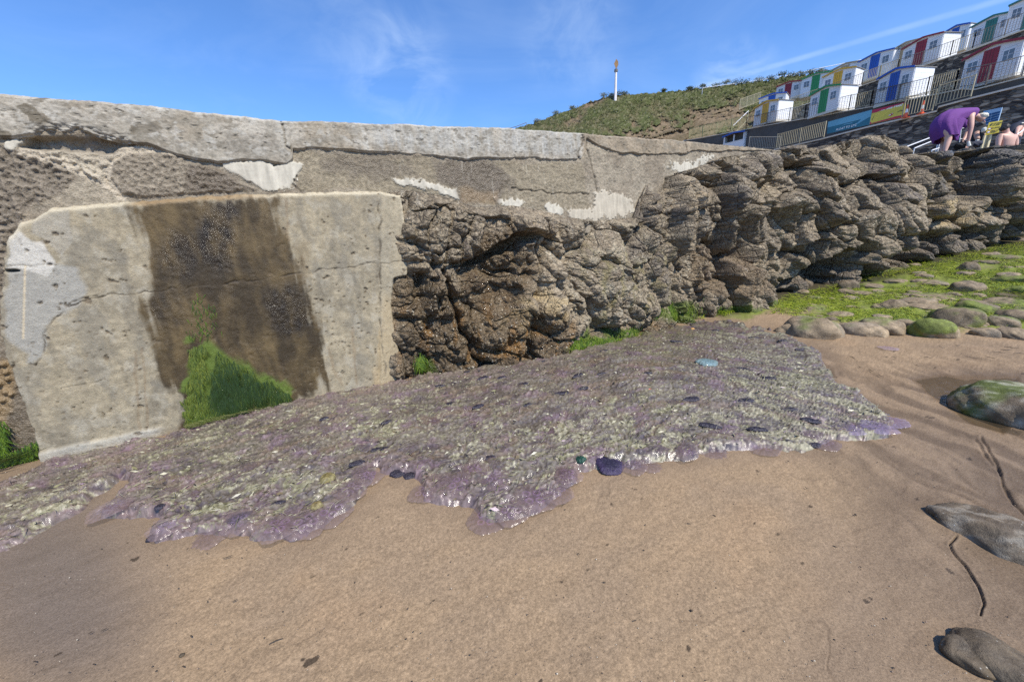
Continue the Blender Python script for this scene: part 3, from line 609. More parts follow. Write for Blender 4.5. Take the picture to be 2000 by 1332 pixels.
def build_rock():
    px = np.arange(756, 2300, 1.75); PB, PT = rock_base(px)
    # arc length along the foot of the outcrop
    Sx = np.concatenate([[0], np.cumsum(np.hypot(*np.diff((PB+PT)[:, :2]/2, axis=0).T))])
    nv = 330; v = np.linspace(-.06, 1, nv)
    P0 = PB[None]*(1-v)[:, None, None]+PT[None]*v[:, None, None]
    S = np.broadcast_to(Sx, P0.shape[:2]); Z = P0[..., 2]; PX, PY = pj(P0)
    # outward horizontal direction, smoothed
    tg = np.gradient((PB+PT)[:, :2], axis=0); k = np.ones(61)/61
    tg = np.stack([np.convolve(np.pad(tg[:, i], 30, 'edge'), k, 'valid') for i in (0, 1)], 1); tg /= np.linalg.norm(tg, axis=1)[:, None]
    out = np.stack([tg[:, 1], -tg[:, 0]], 1)
    zone = ss(1240, 1330, PX)              # 0 = rubbly toe beside the wall, 1 = main cliff
    w1 = fbm(S*.9, Z*.9, 4, 201); w2 = fbm(S*.9+7, Z*.9, 4, 202)
    # strata dip down to the right on the cliff
    a = math.radians(-20); zt = ss(1230, 1400, PX); u = S+(.12+.38*zt)*Z; w = Z-.12*S*zt+(1-zt)*.25*S
    A1, A2, ra, ax, ay = worley(u*1.15+.2*w1, w*.75+.2*w2, 211)
    B1, B2, rb, bx, by = worley(u*(2.6-.8*(1-zt))+(.3+.15*(1-zt))*w1, w*(2.0+.05*(1-zt))+(.3+.15*(1-zt))*w2, 212)
    C1, C2, rc, cx_, cy_ = worley(u*6.5+.5*w1, w*5+.5*w2, 213)
    D1, D2, rd, dx_, dy_ = worley(S*15, Z*17, 214)
    EA = A2-A1; EB = B2-B1; EC = C2-C1
    big = (.06+.36*ra[0]+.30*(ra[1]-.5)*ax+.22*(ra[2]-.5)*ay)*np.clip(EA*4.5, 0, 1)-.14
    med = (.02+.12*rb[0]+.40*(rb[1]-.5)*bx+.26*(rb[2]-.5)*by)*np.clip(EB*4.5, 0, 1)-.04
    sml = (.003+.020*rc[0]+.07*(rc[1]-.5)*cx_+.05*(rc[2]-.5)*cy_)*np.clip(EC*3.2, 0, 1)*(.3+.7*(rb[2] > .4))*(1+.8*(1-zt))
    off = big*(.55+.45*zone)+med*(.6+.4*zone)+sml
    off -= .20*ss(.06, .0, EA)*(.3+.7*zone)+.05*ss(.05, .0, EB)*(rb[0] < .6)+.07*ss(.045, .0, EB)*(rb[1] > .35)*(.25+.75*zone)+.014*ss(.09, 0, EC)
    off += .030*fbm(S*1.7, Z*1.7, 3, 221)+.005*ridged(u*2.2, w*3, 4, 222)+.016*fbm(S*11, Z*11, 5, 223)*(1-.2*zone)+.018*ss(.6, .1, D1)*(1-.6*zone)*rd[0]+.012*fbm(S*26, Z*26, 3, 225)*(1-.7*zone)
    strat = ridged(u*1.3+.3*w1, w*9+w2, 3, 224); off += .002*strat*ss(.0, .3, w1+.2)
    # rounded boulders in the toe
    G1, G2, rg, gx, gy = worley(S*2.9+.3*w1, Z*3.4+.3*w2, 231)
    dome = np.sqrt(np.clip(1-(G1/.62)**2, 0, 1)); low = (1-zone)*ss(455, 530, PY)
    low = np.maximum(low, ss(60, 10, np.abs(PY-(np.interp(PX, [p[0] for p in RBAS], [p[1] for p in RBAS])-38)))*zone*.8)
    off += low*(.13*dome-.05)
    # hand-placed masses and hollows, read off the photo
    def bump(x, y, rx, ry, amt, rot=0, p=1.0):
        e = ell(PX+26*w1*1.5, PY+26*w2*1.5, x, y, rx, ry, rot); return amt*np.clip(1-e**2, 0, 1)**p
    off += bump(850, 455, 82, 92, .30, .2, .6)+bump(1010, 440, 75, 45, .15, -.4, .7)+bump(860, 570, 62, 55, .22, .5, .6)+bump(1040, 560, 70, 50, .16, -.5, .6)
    off += bump(1035, 625, 90, 50, .20, -.25, .6)+bump(1170, 560, 70, 80, .12, 0, .7)+bump(905, 660, 70, 45, .12, -.3, .7)
    off -= bump(975, 480, 78, 17, .26, -.52, .6)+bump(940, 560, 50, 75, .16, .1, 1)+bump(870, 525, 80, 9, .15, -.5, .7)+bump(800, 560, 20, 50, .14)
    off += bump(1350, 420, 110, 90, .22, -.3, .8)+bump(1430, 370, 90, 45, .15, -.3)
    off -= bump(1265, 395, 26, 60, .3, .3)
    blk = lambda poly, amt, sft=5: amt*ss(-sft, sft, sdpoly(PX+16*w1, PY+16*w2, poly))
    off += blk([(1590,330),(1780,322),(1775,380),(1740,500),(1700,535),(1650,470),(1590,440),(1480,400)], .32, 22)
    off += blk([(1640,380),(1778,330),(1770,400),(1745,470),(1665,430)], .16, 16)+blk([(1585,425),(1662,420),(1668,470),(1655,495),(1600,500)], .20, 13)
    off += blk([(1490,300),(1560,300),(1600,430),(1590,520),(1540,500),(1510,420)], .10, 4)
    off -= blk([(1690,340),(1745,345),(1725,385),(1680,400),(1650,360)], .16, 8)
    off -= bump(1622, 512, 50, 30, .8, -.2, .9)+bump(1905, 345, 40, 56, .8, .1, .9)+bump(1545, 548, 30, 16, .3)+bump(1700, 350, 30, 26, .12)
    off -= bump(1795, 400, 10, 120, .22, .12, .5)+bump(1845, 330, 40, 20, .12)
    # long joints, down to the right
    for pts, dep, wd in (([(1470,300),(1500,345),(1545,395),(1575,450),(1592,500)], .12, 3.2), ([(1482,340),(1492,400),(1500,450),(1520,500)], .07, 2.6), ([(1345,453),(1368,490)], .04, 2.2), ([(1585,350),(1640,370),(1612,440)], .07, 2.6),
                         ([(1250,430),(1400,395),(1490,400)], .04, 2.5), ([(1362,425),(1375,450),(1420,445)], .05, 2.5), ([(1780,300),(1778,400),(1755,520)], .2, 5), ([(1850,300),(1846,400),(1800,470)], .08, 3.5)):
        off -= dep*ss(wd*1.8, wd*.3, dline(PX+8*w1*2, PY+8*w2*2, pts))
    # undercut above the green stones
    base_y = np.interp(PX, [p[0] for p in RBAS], [p[1] for p in RBAS])
    above = base_y-PY
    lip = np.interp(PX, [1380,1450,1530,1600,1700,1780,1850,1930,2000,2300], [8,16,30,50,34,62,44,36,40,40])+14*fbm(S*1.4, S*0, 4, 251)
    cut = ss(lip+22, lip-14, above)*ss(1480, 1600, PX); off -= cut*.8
    pocket = cut*ss(.55, .3, worley(S*1.6, Z*1.9, 261)[0]); off += pocket*.55
    fade = (1-ss(.93, 1.0, v)[:, None]*(1-.75*ss(1230, 1330, px))[None, :])
    fade *= (.25+.75*ss(758, 790, px))[None, :]
    off = off*fade+.02
    P = P0.copy(); P[..., :2] += out[None]*off[..., None]
    P[..., 2] += .04*fbm(S*2, Z*2, 4, 271)*fade
    # ------- colour
    n1 = fbm(S*1.2, Z*1.2, 5, 281); n2 = fbm(S*6, Z*6, 5, 282); n3 = fbm(S*26, Z*26, 4, 283)
    c = np.empty(P.shape); c[:] = (0.265, 0.218, 0.160)
    c = mixc(c, .7*ss(-.2, .4, n1+.4*n2), (0.175, 0.145, 0.112)); c = mixc(c, .5*ss(.0, .4, n2), (0.35, 0.295, 0.215))
    c *= ((1+.55*n3)*(.78+.44*rb[1]))[..., None]; r = np.full(PX.shape, .88)
    slate = (rb[0] > .66)*ss(.03, .12, B2-B1)*ss(.02, .35, .35+.9*n2)*(1-ss(PX*0+.62, PX*0+.4, ra[1])*.6)
    c = mixc(c, .6*slate, (0.105, 0.088, 0.08)); r -= .25*slate
    slate2 = ss(1785, 1815, PX)*ss(400, 350, PY+20*n2)*(rb[1] > .35); c = mixc(c, .8*slate2, (0.085, 0.085, 0.09)); r -= .25*slate2
    quartz = ss(.045, .01, np.abs(fbm(S*2.6, Z*2.6, 4, 284)))*ss(.0, .2, fbm(S*1.1, Z*1.1, 3, 285)); c = mixc(c, .6*quartz, (0.55, .50, .41))
    q2 = ss(.05, .0, C2-C1)*(rb[2] > .55); c = mixc(c, .45*q2, (0.46, .40, .31))
    barn = ss(.1, .4, n3)*ss(-.2, .2, n1+.3); c = mixc(c, .35*barn, (0.43, .375, .285))
    ylw = np.maximum(ss(1.25, .5, ell(PX+20*n2, PY+20*n2, 1040, 610, 72, 40, -.3)), ss(1.2, .5, ell(PX+26*n2, PY+26*n2, 1850, 425, 70, 30, .15)))
    c = mixc(c, .7*ylw*ss(-.25, .2, n2), (0.50, 0.385, 0.215))
    pale = ss(1.2, .4, ell(PX+30*n2, PY+30*n2, 1190, 560, 95, 130)); c = mixc(c, .45*pale*ss(-.1, .35, n2), (0.46, 0.41, 0.31))
    # wet, iron-stained toe
    wetz = ss(-25, 12, sdpoly(PX+22*n1, PY+22*n2, [(770,560),(800,520),(880,560),(930,480),(1000,440),(1040,520),(1000,600),(1090,620),(1110,700),(1000,720),(780,760)]))
    wetz = np.maximum(wetz, ss(34, 8, above+10*n2)*ss(1480, 1300, PX)*ss(1050, 1300, PX)*.8)
    c = mixc(c, .68*wetz, (0.115, 0.076, 0.038)); r -= .60*wetz
    org = .85*wetz*ss(.15, .5, fbm(S*6, Z*2.0, 4, 291))*ss(560, 640, PY); c = mixc(c, .65*org, (0.28, 0.14, 0.035))
    bk = wetz*ss(.1, .5, -n1+.3*n2); c = mixc(c, .5*bk, (0.05, .04, .03))
    pan_ = ss(-8, 8, sdpoly(PX, PY, [(1345,480),(1440,478),(1490,560),(1400,585),(1345,560)])+14*n2); c = mixc(c, .4*pan_, (0.19, .125, .07))
    gv = ss(1100, 1160, PX)*ss(1330, 1250, PX)*ss(.05, .4, fbm(S*9, Z*2.5, 4, 292))*ss(430, 520, PY); c = mixc(c, .5*gv, (0.23, .20, .075))
    grn = np.zeros(PX.shape)
    for x, y, rx, ry in ((1318,612,42,26),(1150,676,60,14),(1130,655,20,18),(825,712,16,20),(1210,655,40,12),(1430,605,34,14),(1500,590,30,8),(1620,585,60,14),(1540,592,40,10),(1740,532,60,12)):
        grn = np.maximum(grn, ss(1.2, .6, ell(PX+16*n2, PY+16*n2, x, y, rx, ry)))
    c = mixc(c, .85*grn, (0.115, 0.165, 0.025))
    cutc = cut*ss(1500, 1600, PX); c = mixc(c, .35*cutc, (0.12, .10, .085)); r -= .2*cutc  # darker and smoother inside the undercut
    # top: rolls back into a shelf the bathers stand on
    nb = 46; back = []
    o_in = -out
    for i in range(1, nb+1):
        d = (i/nb)**1.5*3.2
        q = P[-1].copy(); q[:, :2] += o_in*d
        lump = .10*fbm(Sx*1.5, Sx*0+d*1.8, 5, 301)+.05*ridged(Sx*3.2, Sx*0+d*4, 3, 302)+(worley(Sx*2.6, Sx*0+d*2.2, 303)[2][0]-.5)*.14
        q[:, 2] += (lump*ss(0, .25, d)*.9-.05*d-.03)*(.3+.7*ss(1250, 1340, px))
        q[:, 2] = np.where(px < 1330, q[:, 2]-.6*d, q[:, 2])
        back.append(q)
    back = np.array(back)
    sink = back[-1:].copy(); sink[..., 2] -= 3.0; back = np.concatenate([back, sink])
    PXb = np.broadcast_to(px, back.shape[:2]); nb2 = fbm(back[..., 0]*4, back[..., 1]*4, 4, 311)
    cb = mixc(np.broadcast_to(c[-1], back.shape).copy(), .5*ss(-.2, .3, nb2), (0.15, .135, .12))
    dk = ss(1780, 1810, PXb)*ss(-.2, .1, nb2); cb = mixc(cb, .7*dk, (0.10, .10, .10))
    G = np.concatenate([P, back]); C = np.concatenate([c, cb]); R = np.concatenate([r, np.full(back.shape[:2], .85)])
    M = vcmat('barnacled_rock', amp=.5, nscale=95, bump=1.0, bdist=.016, bscale=60, speck=(75, .24, (.46, .42, .34), .6), spec=.3, bscale2=55, bamp2=.6, cracks=((4.5, 1.35), (12., .75)))
    rgl = np.random.default_rng(55); vv = rgl.integers(25, 250, 5200); uu = rgl.integers(8, len(px)-8, 5200)
    selp = (px[uu] < 1480) & (rgl.uniform(0, 1, 5200) < ss(430, 600, PY[vv, uu])*(.25+1.2*np.clip(n1[vv, uu]+.3, 0, 1))); vv, uu = vv[selp][:1000], uu[selp][:1000]; bp_ = P[vv, uu]; no = np.cross(P[np.minimum(vv+2, nv-1), uu]-P[vv-2, uu], P[vv, uu+2]-P[vv, uu-2]); no /= np.linalg.norm(no, axis=1)[:, None]+1e-9
    no = np.where((no*np.stack([out[uu, 0], out[uu, 1], 0*uu], 1)).sum(1)[:, None] < 0, -no, no); t1 = np.cross(no, np.array([.1, .2, 1.])); t1 /= np.linalg.norm(t1, axis=1)[:, None]; t2 = np.cross(no, t1); rs_ = rgl.uniform(.006, .014, len(uu))[:, None]; n_ = len(uu)
    ringv = [bp_-no*.003+rs_*(math.cos(k*math.pi/3)*t1+math.sin(k*math.pi/3)*t2) for k in range(6)]+[bp_+no*rs_*.75]; LV = np.stack(ringv, 1).reshape(-1, 3)
    LF = (np.arange(n_)[:, None, None]*7+np.array([(k, (k+1) % 6, 6) for k in range(6)])[None]).reshape(-1, 3); lc = np.repeat(np.array([(.34,.30,.24),(.26,.22,.17),(.18,.15,.11),(.30,.25,.17)])[rgl.integers(0, 4, n_)], 7, 0)
    props(mesh_obj('limpets', LV, LF, vcmat('limpet_shell', amp=.25, nscale=60, bump=.2, bdist=.003, rough=.6), loc=tuple(bp_.mean(0)), col=lc, rgh=np.full(len(LV), .6)), 'pale limpets and barnacles dotted over the foot of the rock', 'limpets', None, 'stuff')
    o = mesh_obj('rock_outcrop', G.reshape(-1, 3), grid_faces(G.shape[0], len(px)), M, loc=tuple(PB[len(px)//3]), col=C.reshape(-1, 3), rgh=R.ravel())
    props(o, 'jointed brown barnacled cliff of rock joined to the end of the sea wall', 'rock outcrop')
    return o

# ------------------------------------------------------------------ jellyfish drift
def build_jelly():
    px = np.arange(-420, 1790, 1.9); py = np.concatenate([np.arange(615, 760, 1.35), np.arange(760, 1290, 1.9)])
    PX, PY = np.meshgrid(px, py); P = ghit(PX, PY); X, Y = P[..., 0], P[..., 1]
    a = math.radians(27); u = X*math.cos(a)+Y*math.sin(a); w = -X*math.sin(a)+Y*math.cos(a)
    # right part drifted towards the lower right
    tr = ss(1.2, 3.2, X); b = math.radians(-8); u2 = X*math.cos(b)+Y*math.sin(b); w2_ = -X*math.sin(b)+Y*math.cos(b)
    U = u*(1-tr)+u2*tr; Wd = w*(1-tr)+w2_*tr
    n0 = fbm(X*.8, Y*.8, 4, 401); q1 = fbm(X*3, Y*3, 4, 402); q2 = fbm(X*3+5, Y*3+2, 4, 403)
    E1, E2, re, ex, ey = worley(X*5.2+.3*q1, Y*5.2+.3*q2, 411)
    sd = jelly_sd(PX, PY)+5*(.5-E1*1.6)*np.clip((PY-560)/300, .3, 1.3)*1.3+8*q1+5*fbm(X*9, Y*9, 4, 405)
    scale = np.clip((PY-470)/300, .2, 2)      # px per distance, so the rim stays about 5 cm wide
    e = ss(-3*scale, 9*scale, sd)
    dome = np.sqrt(np.clip(1-(E1/.66)**2, 0, 1))
    h = e*(.020+.014*n0+.006*dome+(re[0]-.5)*.010+(re[1]-.5)*.04*ex/5.2*2+(re[2]-.5)*.04*ey/5.2*2)
    wr = ridged((U+.14*q1)*6, (Wd+.14*q2)*13, 4, 421, .58); h += e*.022*wr
    fold = ridged((U+.2*q1)*2.4, (Wd+.2*q2)*5.5, 3, 422); h += e*.018*fold*ss(-.3, .4, n0+.2)
    f3 = fbm(X*38, Y*38, 4, 423); h += e*.0060*f3
    lod = ss(6.6, 3.6, np.hypot(X, Y)); f3 = f3*(.35+.65*lod); f4 = ridged(U*22, Wd*34, 3, 424)*lod; h += e*.0095*f4
    h -= e*.006*ss(.10, .0, E2-E1)
    P[..., 2] += np.where(e > 0, h, -.02)+(e-1)*.02
    # colours: mauve jelly, cream scum, navy bodies, then painted relief shading
    c = np.empty(P.shape); c[:] = (0.182, 0.158, 0.132)
    m1 = fbm(X*2.4, Y*2.4, 4, 431); c = mixc(c, ss(-.2, .45, m1), (0.128, 0.107, 0.093)); c = mixc(c, .6*ss(.15, .6, fbm(X*4, Y*4, 4, 432)), (0.21, 0.14, 0.185))
    sandy = ss(.05, .4, fbm(U*2.5, Wd*5, 4, 433)); c = mixc(c, .5*sandy, (0.22, 0.155, 0.11))
    rim = ss(34*scale, 4*scale, sd)*ss(-.35, .25, fbm(X*1.6, Y*1.6, 3, 451)+.35*ss(1350, 1050, PX)-.12); c = mixc(c, .5*rim, (0.24, 0.165, 0.18))
    # cream scum: stringy, more on the right and in the middle-left
    reg = .5*ss(1300, 1500, PX)+.55*ss(1.3, .4, ell(PX, PY, 1180, 860, 220, 75, -.2))+.6*ss(1.3, .4, ell(PX, PY, 480, 990, 240, 60, -.12))+.35*ss(1.3, .4, ell(PX, PY, 760, 830, 180, 60, -.3))+.4*ss(1.3, .4, ell(PX, PY, 420, 850, 170, 30, -.3))+.5*ss(1.3, .4, ell(PX, PY, 120, 980, 150, 45, -.35))
    reg -= .35*ss(1.2, .4, ell(PX, PY, 1080, 760, 330, 50, -.12))+.25*ss(1.2, .4, ell(PX, PY, 620, 860, 120, 60, -.4))
    sc = fbm((U+.12*q1)*4.2, (Wd+.12*q2)*10.5, 6, 441, .62)+.55*ss(.45, .9, ridged((U+.16*q1)*9, (Wd+.16*q2)*17, 3, 447))-.15; scum = ss(.04, .26, sc+.70*reg-.24+.35*fbm(X*1.9, Y*2.3, 4, 452)+.10*wr-.28*rim*ss(.3, -.1, reg-.4))
    hue = fbm(X*1.4, Y*1.4, 3, 442); sc_c = mixc(np.broadcast_to(V3(.33, .31, .21), c.shape).copy(), ss(-.2, .4, hue), (0.25, 0.245, 0.14))
    sc_c = mixc(sc_c, .6*ss(.1, .5, f3), (0.46, .44, .34))
    c = c*(1-.88*scum[..., None])+sc_c*.88*scum[..., None]
    dark = ss(.14, .42, fbm((U)*5, (Wd)*12, 5, 443, .6)-.12*rim); c = mixc(c, .75*dark, (0.075, 0.06, 0.075))
    gr = ss(.5, 0, np.abs(PX-1280)/260)*ss(120, 0, PY-640)*ss(0, .3, sc); c = mixc(c, .5*gr, (0.24, .24, .085))
    toe = ss(26, 6, dline(PX, PY, [(800,728),(1090,690),(1280,642)])); c = mixc(c, .35*toe, (0.20, .20, .10)); c = mixc(c, .5*ss(.25, .6, fbm(X*3.3, Y*3.3, 4, 449)), (0.20, 0.125, 0.19))
    fold_shade = ss(.0, -.45, wr+.4*f4); c = mixc(c, .5*fold_shade, (0.085, .07, .065)); crest = ss(.35, .8, wr+.3*f4); c = mixc(c, .10*crest, (0.40, .37, .33)); c *= .70*(1+.75*f3+.45*f4)[..., None]; c = np.clip(c, .010, 1)  # wrinkle troughs darkened, crests lightened: relief shading put into the colour
    r = .17+.26*scum+.1*f3
    far = ss(1250, 1500, PX)*.16; r = np.clip(r+far, .12, .8)
    keep = ((sd > -4*scale))[:-1, :-1]
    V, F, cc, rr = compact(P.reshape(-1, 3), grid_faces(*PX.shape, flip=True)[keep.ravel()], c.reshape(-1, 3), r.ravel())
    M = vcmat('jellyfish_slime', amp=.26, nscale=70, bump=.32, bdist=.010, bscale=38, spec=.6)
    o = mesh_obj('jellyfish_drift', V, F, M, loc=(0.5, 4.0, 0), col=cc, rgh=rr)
    props(o, 'thick washed-up drift of mauve jellyfish and cream weed scum along the foot of the wall', 'jellyfish drift', None, 'stuff')
    # loose strips and crumbs of weed on the drift
    rng = np.random.default_rng(7); ok = np.argwhere((sd > 6) & (PX > -40) & (PX < 1760))
    D = (P-np.array([0, 0, EYE]))@camF
    wgt = (D[ok[:, 0], ok[:, 1]]**2)*(.25+.75*scum[ok[:, 0], ok[:, 1]]); wgt /= wgt.sum()
    idx = ok[rng.choice(len(ok), 6000, p=wgt)]
    base = P[idx[:, 0], idx[:, 1]]; n = len(base)
    ang = math.radians(27)*(1-tr[idx[:, 0], idx[:, 1]])+rng.normal(0, .6, n); ln = rng.uniform(.005, .018, n)*rng.choice([1, 1, 1.7], n); wd = ln*rng.uniform(.12, .4, n)
    dx = np.stack([np.cos(ang), np.sin(ang), rng.uniform(-.35, .35, n)], 1); dy = np.stack([-np.sin(ang), np.cos(ang), rng.uniform(-.9, .9, n)], 1)
    mid = base+np.array([0, 0, 1])*rng.uniform(.001, .008, n)[:, None]; k1 = rng.uniform(-.3, .3, n)[:, None]
    A = mid-dx*ln[:, None]; B_ = mid+dy*(wd*1.0)[:, None]+dx*k1*ln[:, None]; Cc = mid+dx*ln[:, None]-dy*(wd*k1[:, 0])[:, None]; Dd = mid-dy*(wd*.9)[:, None]
    V = np.stack([A, Dd, Cc, B_], 1).reshape(-1, 3); F = np.arange(n*4).reshape(n, 4)
    pal = np.array([(.38,.36,.26),(.30,.29,.18),(.22,.21,.11),(.14,.11,.06),(.04,.035,.035),(.24,.17,.22),(.46,.44,.36)]); ch = rng.choice(len(pal), n, p=[.26,.22,.14,.10,.10,.08,.10])
    col = np.repeat(pal[ch]*rng.uniform(.75, 1.2, (n, 1)), 4, 0)
    o = mesh_obj('weed_scraps', V, F, vcmat('weed_strip', amp=.2, nscale=60, bump=.3, bdist=.004, rough=.35), loc=(.5, 4, 0), col=col, rgh=np.full(len(V), .35), smooth=False)
    props(o, 'olive and cream scraps of torn weed strewn over the jellyfish drift', 'weed scraps', None, 'stuff')
    ok2 = np.argwhere((sd > 10) & (PX > -40) & (PX < 1740)); w2 = D[ok2[:, 0], ok2[:, 1]]**2; idx = ok2[rng.choice(len(ok2), 3600, p=w2/w2.sum())]; b0 = P[idx[:, 0], idx[:, 1]]+np.array([0, 0, .004]); fl_ = math.radians(27)*(1-tr[idx[:, 0], idx[:, 1]])-math.radians(8)*tr[idx[:, 0], idx[:, 1]]
    blades('weed_strands', b0, np.broadcast_to((0, 0, 1.), b0.shape), .055+.05*rng.random(len(b0)), .0035, [(.30,.28,.19),(.40,.38,.29),(.10,.09,.05),(.05,.045,.04),(.20,.20,.10),(.26,.19,.24)], 'long thin strands of olive and cream weed combed over the jellyfish drift', 'weed strands', 71, down=np.stack([np.cos(fl_), np.sin(fl_), 0*fl_], 1), spread=.55)
    # height lookup for things lying on the drift
    def hat(x_, y_):
        j = int(round((x_-px[0])/1.9)); i = int(np.argmin(np.abs(py-y_))); i = min(max(i, 0), len(py)-1); j = min(max(j, 0), len(px)-1)
        p = P[i, j].copy(); q = ghit(np.array([float(x_)]), np.array([float(y_)]))[0]; p[2] = max(p[2], q[2]+.004); return p
    return hat

def jelly_mesh(rad, hgt, seed, col_m, col_e, ring=None, lobes=16, flat=1.0, squash=1.0, rot=0):
    """a stranded jellyfish: low ruffled dome, scalloped rim, four horseshoe rings; local coordinates"""
    nr, na = 16, 72; r = np.linspace(0, 1, nr); th = np.linspace(0, 2*math.pi, na, endpoint=False)
    R, T = np.meshgrid(r, th, indexing='ij'); rng = np.random.default_rng(seed)
    wob = 1+.06*np.sin(3*T+rng.uniform(0, 6))+.05*np.sin(5*T+rng.uniform(0, 6))+.022*np.cos(lobes*T)*R
    rr = R*wob*rad; x = rr*np.cos(T); y = rr*np.sin(T)*squash
    prof = np.sqrt(np.clip(1-R**2.4, 0, 1))
    z = hgt*prof*flat+.0022*np.cos(lobes*T)*R**2*(R < 1)+.003*noise2(x*40+seed, y*40, seed)*(R < .98)+.0025*noise2(x*90, y*90+seed, seed+1)*(R < .98)
    c = mixc(np.broadcast_to(np.array(col_m, float), R.shape+(3,)).copy(), ss(.3, 1, R), col_e)
    rad_l = ss(.3, .9, np.cos(lobes*T*2))*ss(.35, .8, R)*.25; c = mixc(c, rad_l, np.array(col_e)*1.5)
    if ring is not None:
        g = np.zeros(R.shape); nring = 4
        for k in range(nring):
            cx = .34*rad*math.cos(k*math.pi/2+rot); cy = .34*rad*math.sin(k*math.pi/2+rot)
            d = np.hypot(x-cx, y/squash-cy); g = np.maximum(g, ss(.055*rad, .02*rad, np.abs(d-.16*rad)))
        c = mixc(c, .6*g, ring); z += .0025*g
    else: c *= (1+.5*noise2(x*60+seed, y*60, seed+3))[..., None]
    c *= (1+.18*noise2(x*70, y*70, seed+9))[..., None]
    V = np.stack([x, y, z], -1).reshape(-1, 3); i = np.arange(nr*na).reshape(nr, na); i2 = np.roll(i, -1, 1)
    F = np.stack([i[:-1], i[1:], i2[1:], i2[:-1]], -1).reshape(-1, 4)
    return V, F, np.clip(c, .01, 1).reshape(-1, 3)

